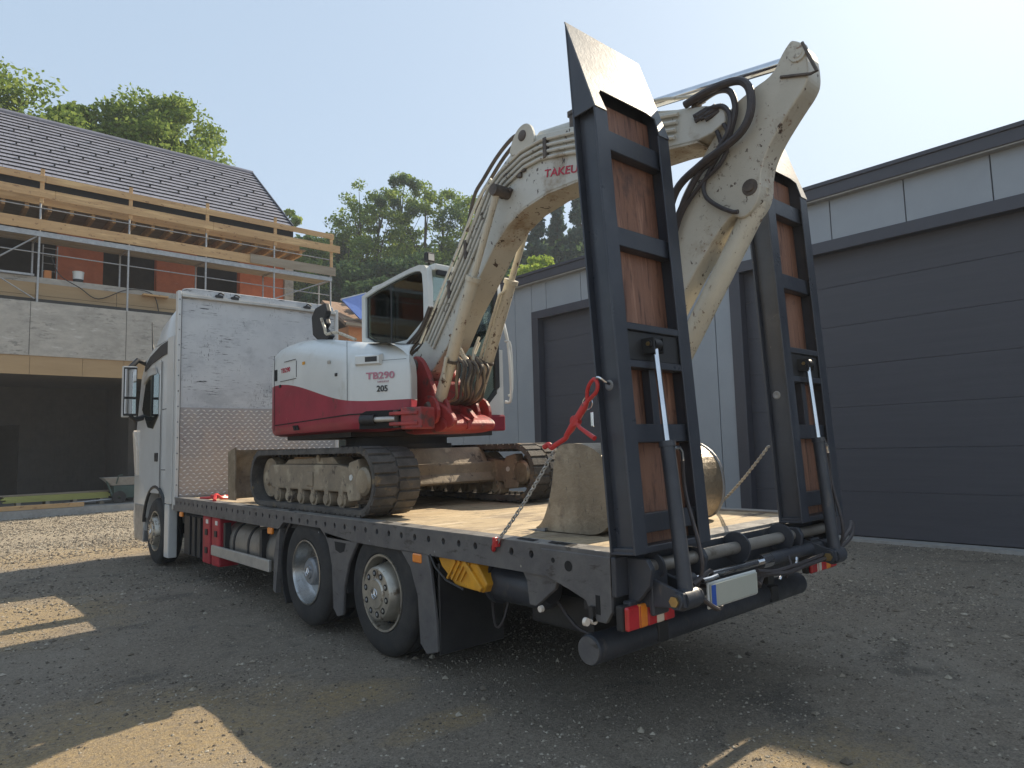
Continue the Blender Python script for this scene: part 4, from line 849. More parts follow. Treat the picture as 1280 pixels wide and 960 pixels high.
# --- tracks
def track(x0, x1, near):
    ya, yb, r_, zc = 2.88, 5.04, .255, ZD+.305
    def loop(rr, n=14):
        p = []
        for a in np.linspace(-PI/2, PI/2, n): p.append((yb+rr*math.cos(a), zc+rr*math.sin(a)))
        for a in np.linspace(PI/2, 3*PI/2, n): p.append((ya+rr*math.cos(a), zc+rr*math.sin(a)))
        return p
    o_, i_ = loop(.285), loop(.245); n = len(o_); mb = MB()
    cross = [(x0,0),(x0+.01,1),(x1-.01,1),(x1,0)]
    vs = [(x0,*p) for p in o_]+[(x1,*p) for p in o_]+[(x0,*p) for p in i_]+[(x1,*p) for p in i_]
    fs = []
    for k in range(n):
        j = (k+1) % n; fs += [(k,j,n+j,n+k), (2*n+k,3*n+k,3*n+j,2*n+j), (k,2*n+k,2*n+j,j), (n+k,n+j,3*n+j,3*n+k)]
    mb.add(vs, fs)
    tk = E_('track', mb, 'trackr', smooth=True)
    # lugs and inner teeth follow the loop
    per = 2*(yb-ya)+2*PI*.285; N_ = 66
    def at(s_, rr):
        L1 = yb-ya; s_ %= per
        if s_ < L1: return (ya+s_, zc-rr), (0,-1), (1,0)
        s_ -= L1
        if s_ < PI*.285: a = -PI/2+s_/.285; return (yb+rr*math.cos(a), zc+rr*math.sin(a)), (math.cos(a),math.sin(a)), (-math.sin(a),math.cos(a))
        s_ -= PI*.285
        if s_ < L1: return (yb-s_, zc+rr), (0,1), (-1,0)
        s_ -= L1; a = PI/2+s_/.285; return (ya+rr*math.cos(a), zc+rr*math.sin(a)), (math.cos(a),math.sin(a)), (-math.sin(a),math.cos(a))
    lg = MB(); th = MB(); w2 = (x1-x0)
    for k in range(N_):
        for side in (0,1):
            s_ = (k+.5*side)*per/N_; (p, nn_, tt) = at(s_, .284)
            xa, xb = (x0+.004, x0+w2*.47) if side == 0 else (x0+w2*.53, x1-.004)
            h_ = .013+.006*rng.random(); l0, l1 = .040, .034
            q = [(p[0]+tt[0]*d-nn_[0]*.004, p[1]+tt[1]*d-nn_[1]*.004) for d in (-l0,l0)]+[(p[0]+tt[0]*d+nn_[0]*h_, p[1]+tt[1]*d+nn_[1]*h_) for d in (l1,-l1)]
            lg.prism(q, 'x', xa, xb)
        (p, nn_, tt) = at(k*per/N_, .246); q = [(p[0]+tt[0]*d, p[1]+tt[1]*d) for d in (-.018,.018)]+[(p[0]+tt[0]*d-nn_[0]*.03, p[1]+tt[1]*d-nn_[1]*.03) for d in (.012,-.012)]
        th.prism(q, 'x', x0+w2*.38, x0+w2*.62)
        (p, nn_, tt) = at(k*per/N_, .285); q = [(p[0]+tt[0]*d-nn_[0]*.01, p[1]+tt[1]*d-nn_[1]*.01) for d in (-.03,.03)]+[(p[0]+tt[0]*d+nn_[0]*.008, p[1]+tt[1]*d+nn_[1]*.008) for d in (.02,-.02)]
        th.prism(q, 'x', x0+w2*.47, x0+w2*.53)
    E_('tread_lugs', lg, 'trackr', tk, kind='stuff'); E_('drive_teeth', th, 'trackr', tk, kind='stuff')
    s = x0+.06 if near else x0+.10
    fr = E_('track_frame', MB().prism([(3.02,ZD+.20),(4.85,ZD+.20),(4.95,ZD+.26),(4.95,ZD+.42),(4.85,ZD+.45),(3.35,ZD+.45),(3.12,ZD+.42),(3.0,ZD+.33)], 'x', s, s+.24), 'mud', bevel=.02)
    E_('frame_step', MB().box(s-.012,s,3.85,3.99,ZD+.24,ZD+.38), 'mud', fr, bevel=.006)
    E_('frame_cover', MB().prism([(3.4,ZD+.452),(4.6,ZD+.452),(4.5,ZD+.50),(3.5,ZD+.52)], 'x', s+.03, s+.22), 'mud', fr, bevel=.01)
    mp = E_('drive_guard', MB().prism([(2.93,ZD+.14),(3.14,ZD+.12),(3.20,ZD+.30),(3.12,ZD+.47),(2.96,ZD+.50),(2.90,ZD+.30)], 'x', s-.01, s+.10), 'mud', bevel=.015)
    E_('travel_motor', MB().lathe([(.0,0),(-.0,.10),(.02,.125),(.16,.13),(.16,.2),(.20,.2)], (s-.03,2.86,zc), 'x', 30), 'bucket', smooth=True)
    E_('guard_bolt', MB().lathe([(0,0),(-.002,.026),(.02,.03)], (s-.015,3.08,zc+.03), 'x', 16), 'exwhite', mp, smooth=True)
    E_('idler', MB().lathe([(0,0),(0,.07),(.01,.08),(.03,.09),(.04,.21),(.10,.225),(.16,.21),(.18,.09)], (s+.02,5.04,zc), 'x', 30), 'mud', smooth=True)
    for k in range(6): E_('roller', MB().lathe([(0,0),(0,.045),(.02,.05),(.022,.075),(.08,.08),(.14,.075),(.145,.05)], (s-.01,3.30+k*.285,ZD+.125), 'x', 20), 'mud', smooth=True)
    for k in range(6): E_('roller_bracket', MB().box(s,s+.2,3.26+k*.285,3.34+k*.285,ZD+.13,ZD+.22), 'mud', fr)
    E_('top_roller', MB().lathe([(0,0),(0,.035),(.15,.035)], (s+.02,3.80,ZD+.51), 'x', 16), 'mud', fr, smooth=True)
track(.10,.55,True); track(1.91,2.36,False)
E_('carbody', MB().prism([(3.25,ZD+.22),(4.75,ZD+.22),(4.5,ZD+.58),(3.45,ZD+.58)], 'x', .5, 1.96).box(.4,2.1,3.3,3.55,ZD+.2,ZD+.42).box(.4,2.1,4.3,4.6,ZD+.2,ZD+.42), 'mud', bevel=.02)
E_('slew_ring', MB().lathe([(0,.60),(.05,.60),(.05,.55),(.16,.55)], (1.23,4.05,ZD+.58), 'z', 40), 'black', smooth=True)
# dozer blade towards the headboard
bl_ = chaikin([(5.93,ZD+.04),(6.00,ZD+.16),(6.04,ZD+.34),(6.0,ZD+.50),(5.92,ZD+.62),(5.86,ZD+.62),(5.93,ZD+.48),(5.96,ZD+.34),(5.93,ZD+.18),(5.87,ZD+.05)], 1)
db = E_('dozer_blade', MB().prism(bl_, 'x', .12, 2.34), 'bucket', smooth=True)
E_('blade_end', MB().prism([(5.80,ZD+.03),(6.04,ZD+.03),(6.06,ZD+.6),(5.82,ZD+.65)], 'x', .105, .12).prism([(5.80,ZD+.03),(6.04,ZD+.03),(6.06,ZD+.6),(5.82,ZD+.65)], 'x', 2.34, 2.355), 'bucket', db, kind='stuff')
for x in (.75,1.6): E_('blade_arm', MB().beam((x,5.9,ZD+.25),(x,4.7,ZD+.30),.10,.16), 'mud', bevel=.01)
E_('blade_cylinder', MB().tube((1.2,5.88,ZD+.42),(1.2,5.0,ZD+.46),.045,14), 'cylcream', smooth=True)
# --- upper structure: lofted plan outline
plan = [(.15,3.15),(.15,4.78),(.22,5.02),(.55,5.28),(.9,5.40),(1.25,5.44),(1.6,5.40),(1.95,5.26),(2.2,5.10),(2.24,4.92),(1.75,4.88),(1.24,4.87),(1.22,3.62),(1.0,3.46),(.80,3.30),(.70,2.95),(.62,2.72),(.47,2.60)]
def dense(P_, n=3):
    out = []
    for i in range(len(P_)):
        a, b = P_[i], P_[(i+1)%len(P_)]
        for k in range(n): out.append((a[0]+(b[0]-a[0])*k/n, a[1]+(b[1]-a[1])*k/n))
    return out
PL = chaikin(dense(plan, 5), 2); cxy = (.85, 4.3)
PN = {}
for i_, p_ in enumerate(PL):
    a_, b_ = PL[i_-2], PL[(i_+2) % len(PL)]; t_ = Vector((b_[0]-a_[0], b_[1]-a_[1])).normalized(); PN[p_] = Vector((t_.y, -t_.x))
sgn_ = 1 if sum(PN[p].dot(Vector((cxy[0]-p[0], cxy[1]-p[1]))) for p in PL) > 0 else -1
def inset(p, d):
    v = PN[p]*sgn_*d; return p[0]+v.x, p[1]+v.y
def sm(t): t = max(0,min(1,t)); return t*t*(3-2*t)
zbound = lambda y, x: 2.045+.285*sm((y-2.9)/1.8)
rings = []
for z, ins in ((1.785,.09),(1.80,.03),(1.83,.01),(1.88,.0)): rings.append([(*inset(p,ins),z) for p in PL])
zs_ = [1.90,1.902,1.906,1.908]
for k in range(9):
    f = k/8; ring = []
    for p in PL:
        zb_ = zbound(p[1],p[0]); z = 1.91+(zb_-1.91)*f
        scal = .045*(.5+.5*math.sin(f*PI*5)) if p[1] > 5.0 else 0
        ring.append((*inset(p, scal-.004*(k == 0)*0), z))
    rings.append(ring)
E_('counterweight', MB().loft(rings, cap0=True, cap1=False), 'exred', smooth=True)
cr = MB()
side = [(.15,4.75),(.15,3.12),(.51,2.56)]
for (a, b), (za, zb_) in zip(zip(side, side[1:]), ((1.90,1.93),(1.93,1.94))): cr.beam((a[0]-.001,a[1],za),(b[0]-.001,b[1],zb_),.008,.010)
E_('panel_seam', cr, 'void', kind='stuff')
ztop = lambda x, y: 2.83-.27*sm((4.6-y)/2.2)-.02*(x-1.2)**2-.05*max(0,y-4.7)
rings = []
for f, ins in ((0,.0),(.15,-.002),(.4,-.002),(.60,.006),(.74,.03),(.84,.075),(.92,.14),(.965,.19),(.98,.23)):
    ring = []
    for p in PL:
        x, y = inset(p, ins); zb_ = zbound(p[1],p[0]); ring.append((x, y, zb_+(ztop(x,y)-zb_)*f))
    rings.append(ring)
hood = E_('engine_hood', MB().loft(rings), 'exwhite', smooth='all')
E_('deck_under', MB().box(.35,2.1,3.45,4.9,1.74,1.80), 'black')
# details on the hood
E_('side_panel', MB().box(.1435,.1475,4.22,4.62,2.36,2.365).box(.1435,.1475,4.215,4.22,2.375,2.545).box(.1435,.1475,4.235,4.52,2.56,2.565), 'void', hood, kind='stuff')
E_('shell_gap', MB().box(.146,.1485,4.775,4.783,1.84,2.66), 'void', hood, kind='stuff')
for y_ in (4.62,3.35): E_('hood_latch', MB().box(.138,.149,y_-.02,y_+.02,2.30,2.33), 'black', hood, bevel=.003)
for y_, z_ in ((4.05,2.5),(3.5,2.45)): E_('warning_sticker', MB().box(.1455,.1475,y_-.03,y_+.03,z_-.015,z_+.015), 'yellow' if y_ > 4 else 'bar', hood)
E_('side_vent', MB().box(.142,.148,4.70,4.76,2.38,2.50), 'void', hood)
dn = Vector((.35,-.60,0)).normalized(); on = Vector((-.60,-.35,0)).normalized()
def onf(t, z, off=.006): p = Vector((.15,3.15,z))+dn*t+on*off; return p
E_('hood_gap', MB().add([onf(.0,z0,.0025) for z0 in (2.06,2.60)]+[onf(.006,z0,.0025) for z0 in (2.60,2.06)],[(0,1,2,3)]), 'void', hood, kind='stuff')
hv = MB(); hv.loft([[onf(.10,2.38,.025),onf(.34,2.38,.025),onf(.34,2.45,.025),onf(.10,2.45,.025)],[onf(.08,2.36,-.02),onf(.36,2.36,-.02),onf(.36,2.47,-.02),onf(.08,2.47,-.02)]], cap0=True)
E_('air_intake', hv, 'exwhite', hood, fixn=True)
E_('intake_slot', MB().add([onf(.2,2.395,.027),onf(.32,2.395,.027),onf(.32,2.44,.027),onf(.2,2.44,.027)],[(0,1,2,3)]), 'black', hood)
text('TB290', .085, onf(.20,2.24,.008), dn, (0,0,1), 'letgrey', hood, bold=.002, sx=1.25)
text('TAKEUCHI', .022, onf(.31,2.205,.008), dn, (0,0,1), 'letgrey', hood, sx=1.1)
text('205', .075, onf(.305,2.125,.008), dn, (0,0,1), 'letblack', hood, bold=.0015)
text('TB290', .07, (.1445,4.60,2.45), (0,-1,0), (0,0,1), 'letred', hood, bold=.0006, sx=1.25)
E_('panel_line', MB().add([onf(.36,2.40,.003),onf(.60,2.40,.003),onf(.60,2.404,.003),onf(.36,2.404,.003)],[(0,1,2,3)]), 'black', hood)
E_('slots', MB().prism([(4.27,1.83),(4.22,1.83),(4.25,1.88),(4.30,1.88)], 'x', .142,.150).prism([(4.20,1.83),(4.15,1.83),(4.18,1.88),(4.23,1.88)], 'x', .142,.150), 'void', hood, kind='stuff')
# recess with swing cylinder, right front
rc2 = MB(); rc2.add([onf(.13,1.795,.012),onf(.62,1.795,.012),onf(.62,1.955,.012),onf(.20,1.955,.012),onf(.14,1.93,.012)],[(0,1,2,3,4)]); E_('recess_shade', rc2, 'void')
sw = E_('swing_cylinder', MB().tube(onf(.26,1.875,.03),onf(.50,1.875,.03),.024,14), 'bar', smooth=True); E_('swing_cylinder_barrel', MB().tube(onf(.16,1.875,.03),onf(.30,1.875,.03),.045,14), 'black', sw, smooth=True)
# mirror on the hood
E_('mirror_stay', MB().path([(.40,3.45,2.68),(.36,3.75,2.79),(.35,3.95,2.80),(.345,3.98,2.86),(.345,4.06,2.98)], .016, 7, sm=3), 'cylcream', hood, smooth=True)
E_('hood_mirror', MB().prism([(4.10,2.72),(4.30,2.84),(4.33,3.04),(4.24,3.12),(4.02,3.14),(3.98,3.05),(4.02,2.98),(3.99,2.92),(4.04,2.88),(3.90,2.78),(4.0,2.72)], 'x', .36, .42), 'black', hood, bevel=.012)
# --- cab
CX0, CX1, CY0, CY1, CZ0, CZ1 = 1.25, 2.28, 3.42, 4.84, 1.97, 3.56
cabn = E_('cab_floor', MB().box(CX0,CX1,CY0,CY1,CZ0-.18,CZ0), 'exred', bevel=.02)
def frame_poly(pts_o, pts_i, x0, x1):
    n = len(pts_o); m_ = MB(); vs = [(x0,*p) for p in pts_o]+[(x0,*p) for p in pts_i]+[(x1,*p) for p in pts_o]+[(x1,*p) for p in pts_i]; fs = []
    for k in range(n):
        j = (k+1)%n; fs += [(k,j,n+j,n+k),(2*n+k,3*n+k,3*n+j,2*n+j),(k,2*n+k,2*n+j,j),(n+k,n+j,3*n+j,3*n+k)]
    return m_.add(vs, fs)
CS0 = 2.72
fo = chaikin([(CY0+.02,CS0),(CY0+.02,CZ1-.06),(CY0+.10,CZ1+.03),(CY0+.42,CZ1+.03),(CY1-.0,CZ1-.06),(CY1,CZ1-.16),(CY1,CS0)], 1)
fc = (sum(p[0] for p in fo)/len(fo), sum(p[1] for p in fo)/len(fo))
fi = [(p[0]+(.085 if p[0] < fc[0] else -.085)*min(1,abs(p[0]-fc[0])/.45), p[1]+(.085 if p[1] < fc[1] else -.085)*min(1,abs(p[1]-fc[1])/.5)) for p in fo]
for x0 in (CX0, CX1-.07):
    E_('lower_panel', MB().box(x0+.004,x0+.066,CY0+.02,CY1-.002,CZ0,CS0), 'exwhite', cabn)
    sf_ = E_('side_frame', frame_poly(fo, fi, x0, x0+.07), 'exwhite', cabn, smooth=True, bevel=.0)
    E_('side_glass', MB().prism(fi, 'x', x0+.03, x0+.036), 'glass', cabn)
    fi2 = [(fc[0]+(p[0]-fc[0])*.955, fc[1]+(p[1]-fc[1])*.97) for p in fi]; fi3 = [(fc[0]+(p[0]-fc[0])*1.01, fc[1]+(p[1]-fc[1])*1.01) for p in fi]
    E_('window_seal', frame_poly(fi3, fi2, x0+.026, x0+.045), 'black', cabn)
E_('window_bar', MB().box(CX0+.026,CX0+.05,4.20,4.225,CS0+.06,CZ1-.05), 'black', cabn)
E_('cab_roof', MB().box(CX0+.07,CX1-.07,CY0-.02,CY1-.12,CZ1-.05,CZ1+.02), 'exwhite', cabn, bevel=.015)
E_('roof_edge', MB().box(CX0+.10,CX1-.10,CY0-.03,CY0+.01,CZ1-.10,CZ1-.052), 'black', cabn)
E_('rear_wall', MB().box(CX0+.07,CX1-.07,CY1-.05,CY1,CZ0,2.85), 'exwhite', cabn)
E_('rear_glass', MB().box(CX0+.07,CX1-.07,CY1-.04,CY1-.034,2.85,CZ1-.15), 'glass', cabn)
fo2 = [(CX0+.07,CZ0),(CX0+.07,CZ1-.10),(CX1-.07,CZ1-.10),(CX1-.07,CZ0)]
E_('front_glass', MB().prism([(CX0+.08,CZ0+.10),(CX0+.08,CZ1-.11),(CX1-.12,CZ1-.11),(CX1-.12,CZ0+.25),(CX1-.28,CZ0+.10)], 'y', CY0+.03, CY0+.036), 'glass', cabn)
E_('front_frame', MB().box(CX0+.07,CX1-.07,CY0,CY0+.05,CZ0,CZ0+.10).prism([(CX1-.27,CZ0+.10),(CX1-.07,CZ0+.10),(CX1-.07,CZ0+.32)], 'y', CY0, CY0+.05), 'exwhite', cabn)
E_('front_seal', MB().box(CX1-.13,CX1-.07,CY0+.004,CY0+.045,CZ0+.3,CZ1-.10).box(CX0+.07,CX1-.12,CY0+.01,CY0+.045,CZ0+.62,CZ0+.65).prism([(CX1-.30,CZ0+.10),(CX1-.26,CZ0+.10),(CX1-.12,CZ0+.24),(CX1-.12,CZ0+.30)], 'y', CY0-.002, CY0+.045), 'black', cabn)
E_('handrail', MB().path([(CX1+.02,CY0+.02,CZ0+.15),(CX1+.06,CY0-.04,CZ0+.2),(CX1+.06,CY0-.02,CZ0+.75),(CX1+.05,CY0+.06,CZ0+1.1),(CX1+.0,CY0+.12,CZ0+1.3)], .018, 8, sm=4), 'exwhite', cabn, smooth=True)
E_('handrail', MB().path([(CX1+.02,CY0+.0,CZ0+.85),(CX1+.09,CY0-.02,CZ0+.8),(CX1+.09,CY0-.03,CZ0+.3),(CX1+.05,CY0+.0,CZ0+.22)], .014, 8, sm=4), 'exwhite', cabn, smooth=True)
seat = E_('seat', MB().box(1.5,2.0,3.95,4.45,2.15,2.45).box(1.5,2.0,4.4,4.55,2.45,3.05).box(1.62,1.88,4.42,4.52,3.07,3.25), 'seat', cabn, bevel=.04, kind='stuff')
E_('console', MB().box(1.3,1.46,3.7,4.4,2.0,2.6).box(2.04,2.2,3.9,4.4,2.0,2.6), 'black', cabn, bevel=.03, kind='stuff')
wl_ = E_('work_light', MB().box(1.30,1.41,3.52,3.58,CZ1+.06,CZ1+.17), 'black', cabn, bevel=.008)
E_('light_lens', MB().box(1.32,1.39,3.51,3.519,CZ1+.08,CZ1+.15), 'whitelens', wl_); E_('light_stalk', MB().box(1.345,1.365,3.55,3.57,CZ1,CZ1+.06), 'black', wl_)
# --- swing post
pp = chaikin([(3.10,2.26),(3.12,2.42),(3.04,2.50),(2.94,2.48),(2.84,2.38),(2.72,2.16),(2.66,2.03),(2.46,1.93),(2.40,1.84),(2.46,1.78),(3.02,1.78),(3.10,2.0)],2)
for x0 in (.79,1.27): E_('swing_post', MB().prism(pp if x0 < 1 else [(a+.2,b) for a,b in pp], 'x', x0, x0+.05), 'exredworn', bevel=.008)
E_('swing_casting', MB().prism(chaikin([(3.25,1.96),(2.8,1.96),(2.60,1.90),(2.50,1.84),(2.52,1.77),(2.7,1.745),(3.25,1.745)],2), 'x', .78, 1.36), 'exredworn', bevel=.02)
E_('swing_casting', MB().box(.84,1.28,2.85,3.35,1.95,2.25), 'exredworn', bevel=.03)
E_('casting_rib', MB().prism([(2.62,1.92),(2.50,1.86),(2.50,1.78),(2.62,1.76)], 'x', 1.02, 1.05), 'exredworn')
E_('casting_rib', MB().prism([(2.74,2.02),(2.60,1.97),(2.5,1.88),(2.7,1.88)], 'x', 1.10, 1.14), 'exredworn')
for x in (.74,.86): E_('cylinder_ear', MB().prism(chaikin([(2.86,1.95),(2.80,2.06),(2.68,2.10),(2.58,2.04),(2.54,1.92),(2.6,1.82),(2.86,1.82)],1), 'x', x-.02, x+.015), 'exredworn', bevel=.005)
for x in (1.28,1.42): E_('cylinder_ear', MB().prism(chaikin([(2.92,1.95),(2.88,2.06),(2.78,2.10),(2.68,2.04),(2.64,1.92),(2.7,1.82),(2.92,1.82)],1), 'x', x-.02, x+.015), 'exredworn', bevel=.005)
for z0, z1 in ((1.815,1.845),(1.905,1.935)): E_('swing_lug', MB().loft([[onf(.44,z,-.05),onf(.44,z,.04),onf(.50,z,.065),onf(.74,z,.10),onf(.80,z,-.10)] for z in (z0,z1)], cap0=True), 'exredworn', bevel=.006)
E_('swing_lug', MB().loft([[onf(.56,z,-.05),onf(.56,z,.05),onf(.78,z,.09),onf(.82,z,-.10)] for z in (1.78,1.97)], cap0=True), 'exredworn', bevel=.015)
E_('swing_lug_eye', MB().tube(onf(.50,1.80,.01),onf(.50,1.95,.01),.028,14), 'hosed', smooth=True)
E_('post_pin', MB().lathe([(-.02,0),(-.02,.035),(-.01,.045),(.01,.06),(.02,.07)], (.775,3.02,2.40), 'x', 22), 'hosed', smooth=True)
E_('post_pin', MB().lathe([(-.02,0),(-.02,.03),(.01,.05)], (.715,2.70,1.99), 'x', 18), 'hosed', smooth=True)
# --- boom
up_ = [(3.34,2.30),(3.37,2.45),(3.25,2.55),(3.02,2.70),(2.42,3.40),(2.17,3.72),(2.03,3.90),(1.88,4.02),(1.72,4.11),(1.40,4.14),(1.05,4.07),(.6,3.96),(.15,3.83),(-.13,3.76),(-.27,3.70),(-.27,3.60)]
lo_ = [(-.17,3.56),(-.07,3.55),(.13,3.58),(.54,3.605),(1.0,3.625),(1.31,3.63),(1.59,3.585),(1.79,3.505),(1.99,3.35),(2.18,3.15),(2.47,2.86),(2.69,2.58),(2.95,2.36),(3.15,2.28)]
bx0, bx1 = .95, 1.20
boom = E_('boom', MB().prism(up_+lo_, 'x', bx0, bx1), 'boomside', bevel=.006)
E_('boom_underside', MB().loft([[(bx0-.004,y,z-.004),(bx1+.004,y,z-.004),(bx1+.004,y,z-.018),(bx0-.004,y,z-.018)] for y,z in lo_[1:-1]], cap0=True), 'cream', boom)
E_('boom_ear', MB().prism(chaikin([(1.76,4.05),(1.70,4.20),(1.62,4.28),(1.52,4.29),(1.45,4.22),(1.42,4.05)],2), 'x', .93, .965), 'cream', boom, bevel=.006)
E_('boom_ear', MB().prism(chaikin([(1.76,4.05),(1.70,4.20),(1.62,4.28),(1.52,4.29),(1.45,4.22),(1.42,4.05)],2), 'x', 1.185, 1.22), 'cream', boom, bevel=.006)
E_('ear_pin', MB().lathe([(0,0),(0,.03),(.008,.045),(.02,.048)], (.915,1.57,4.19), 'x', 20), 'hosed', boom, smooth=True)
# rigid pipes along the top of the near face and at the back
for k, (dx, off) in enumerate([(0,.03),(.0,.08),(.0,.13),(-.0,.18)]):
    base = [(3.05,2.68),(2.44,3.40),(2.19,3.72),(2.05,3.90),(1.88,4.0),(1.60,4.09),(1.35,4.10),(1.0,4.03),(.5,3.91),(.05,3.80)]
    pts = []
    for i, (y,z) in enumerate(base):
        a = Vector(base[max(i-1,0)]); b = Vector(base[min(i+1,len(base)-1)]); t = (b-a).normalized(); nrm = Vector((t.y,-t.x)) 
        if nrm.y > 0: nrm = -nrm
        pts.append((.932, y+nrm.x*off, z+nrm.y*off))
    E_('boom_pipe', MB().path(pts, .0145, 7), 'boomside' if k else 'cream', boom, smooth=True)
for y,z in ((1.30,4.0),(2.36,3.42),(2.62,3.10),(.4,3.82)): E_('pipe_clamp', MB().box(.912,.95,y-.02,y+.02,z-.10,z+.07), 'hosed', boom, bevel=.004)
for k in range(3): E_('back_pipe', MB().path([(.98+k*.05,3.2,2.66+k*.01),(.98+k*.05,2.50,3.52),(.98+k*.05,2.22,3.86),(.98+k*.05,2.04,3.98)], .014, 7, sm=3), 'boomside', boom, smooth=True)
for k in range(2): E_('back_hose', MB().path([(.99+k*.07,2.42,3.6),(.99+k*.07,2.30,3.90),(.99+k*.07,2.16,4.02),(.99+k*.07,1.95,4.17),(.99+k*.07,1.74,4.26),(1.0+k*.07,1.62,4.24)], .017, 8, sm=5), 'hosed', boom, smooth=True)
xt = Vector((0,-1,-.20)).normalized()
text('TAKEUCHI', .088, (.9465,1.345,3.758), xt, (0,-.2,1), 'letred', boom, bold=.0012, sx=1.36)
E_('pin_boss', MB().lathe([(0,0),(0,.04),(.012,.055),(.03,.06)], (.925,1.93,3.81), 'x', 18), 'hosed', boom, smooth=True)
for k in range(5): E_('fitting', MB().tube((.92,1.90-.04*k,3.78+.012*(k%2)),(.93,1.84-.03*k,3.74+.02*(k%3)),.018,8), 'hosed', boom)
E_('grease_line', MB().path([(.94,1.80,3.93),(.94,1.76,3.92),(.94,1.66,3.87),(.94,1.60,3.88)], .008, 6), 'hosed', boom)
for y,z in ((1.80,3.93),(1.62,3.865),(1.57,3.90)): E_('grease_block', MB().box(.925,.95,y-.02,y+.02,z-.02,z+.02), 'hosed', boom, bevel=.004)
# boom lift cylinders
def cyl(a, b, f, rb, rr, parent, mb='cylcream', mr='cylcream', gland=True):
    a = Vector(a); b = Vector(b); m = a.lerp(b, f); d = (b-a).normalized()
    c_ = E_('lift_cylinder', MB().path([a, a+d*.06, a+d*.09, m], [rb*.6,rb*.7,rb,rb], 18), mb, parent, smooth=True)
    E_('piston_rod', MB().tube(m, b, rr, 16), mr, c_ if parent.type == 'EMPTY' else parent, smooth=True)
    if gland: E_('gland', MB().tube(m-d*.03, m+d*.012, rb*1.25, 18), mb, c_ if parent.type == 'EMPTY' else parent, smooth=True)
    return c_
c1 = cyl((.83,2.69,2.00),(.83,1.80,3.74),.62,.055,.030,EX, mr='cylcream')
c2 = cyl((1.35,2.80,2.03),(1.35,1.93,3.72),.66,.055,.030,EX)
E_('cylinder_pipe', MB().path([(.775,2.52,2.22),(.76,2.50,2.30),(.76,2.46,2.42)], .016, 8), 'cylcream', c1, smooth=True)
E_('cylinder_pipe', MB().path([(1.30,2.26,3.05),(1.27,2.30,3.02),(1.27,2.62,2.44),(1.27,2.66,2.36)], .016, 8), 'cylcream', c2, smooth=True)
for c_, x, y, z in ((c1,.83,2.49,2.39),(c2,1.35,2.60,2.42)): E_('cylinder_band', MB().tube((x,y+.006,z-.012),(x,y-.006,z+.012),.063,18), 'hosed', c_, smooth=True)
E_('rod_eye', MB().tube((.78,1.79,3.76),(.95,1.79,3.76),.05,18), 'hosed', c1, smooth=True); E_('rod_eye', MB().tube((1.2,1.92,3.74),(1.40,1.92,3.74),.05,18), 'hosed', c2, smooth=True)
# hose bundle in front of the swing post
for k in range(14):
    x = .90+.027*k; j = rng.uniform(-.03,.03,6)
    E_('hose', MB().path([(x,2.62+j[0],2.46+j[1]),(x+j[2],2.50+j[3],2.36),(x+j[4],2.52+j[0]*.5,2.2),(x*.8+.24+j[5],2.60,2.06+j[1]),(x,2.80,2.02)], .013, 6, sm=5), 'hosed' if k % 3 else 'bucket', smooth=True)
for s_, x in ((1,.92),(-1,1.27)):
    for k in range(2): E_('hard_line', MB().path([(x,2.62,2.66-k*.05),(x+s_*.10,2.58,2.52-k*.05),(x+s_*.13,2.56,2.44-k*.03),(x+s_*.13,2.54,2.36)], .014, 7), 'cylcream', smooth=True)
for k in range(6):
    j = rng.uniform(-.02,.02,4)
    E_('foot_hose', MB().path([(.93+k*.03,2.95,2.98),(.92+k*.03,3.10+j[0],2.78),(.90+k*.03,3.30+j[1],2.66+j[2]),(.86+k*.03,3.42,2.56),(.90,3.40,2.35)], .016, 6, sm=5), 'hose', smooth=True)
# --- arm
armp0 = [(-.63,3.89),(-.68,3.94),(-.75,3.95),(-.82,3.89),(-.86,3.72),(-.84,3.64),(-.74,3.54),(-.60,3.38),(-.53,3.24),(-.52,3.08),(-.45,2.99),(-.38,2.97),(-.23,3.03),(.12,2.61),(.60,1.92),(.78,1.62),(.86,1.52),(.93,1.58),(.80,1.80),(.30,2.70),(.15,3.16),(.09,3.27),(-.07,3.46),(-.20,3.60),(-.28,3.70),(-.43,3.76),(-.57,3.79)]
armp0 = [(y+(.075 if 4 <= i <= 11 else .05 if i in (2,3) else 0), z) for i, (y,z) in enumerate(armp0)]
armp = chaikin(armp0, 2)
arm = E_('arm', MB().prism(armp, 'x', 1.0, 1.17), 'cream', bevel=.006)
E_('arm_boss', MB().lathe([(0,0),(0,.03),(.004,.032),(.004,.05),(.02,.058)], (.985,-.73,3.85), 'x', 24), 'cream', arm, smooth=True)
E_('arm_boss', MB().lathe([(0,0),(0,.028),(.01,.032),(.01,.05),(.02,.055)], (.985,-.38,3.15), 'x', 20), 'hosed', arm, smooth=True)
E_('tip_link', MB().path([(.995,-.76,3.90),(.992,-.795,3.80),(.99,-.835,3.69),(.99,-.80,3.69),(.993,-.62,3.75)], .010, 6), 'hosed', arm)
E_('bucket_cylinder', MB().path([(1.09,-.42,3.16),(1.09,-.385,3.09),(1.09,-.365,3.05),(1.09,.22,2.19)],[.04,.05,.070,.070],22), 'cylcream', arm, smooth=True)
E_('bucket_rod', MB().tube((1.09,.24,2.18),(1.09,.55,1.72),.03,14), 'chrome', arm, smooth=True)
E_('bucket_link', MB().prism(chaikin([(.50,1.74),(.60,1.74),(.72,1.52),(.66,1.46),(.58,1.50)],1), 'x', 1.02, 1.05).prism(chaikin([(.50,1.74),(.60,1.74),(.72,1.52),(.66,1.46),(.58,1.50)],1), 'x', 1.13, 1.16), 'cream', arm, kind='stuff')
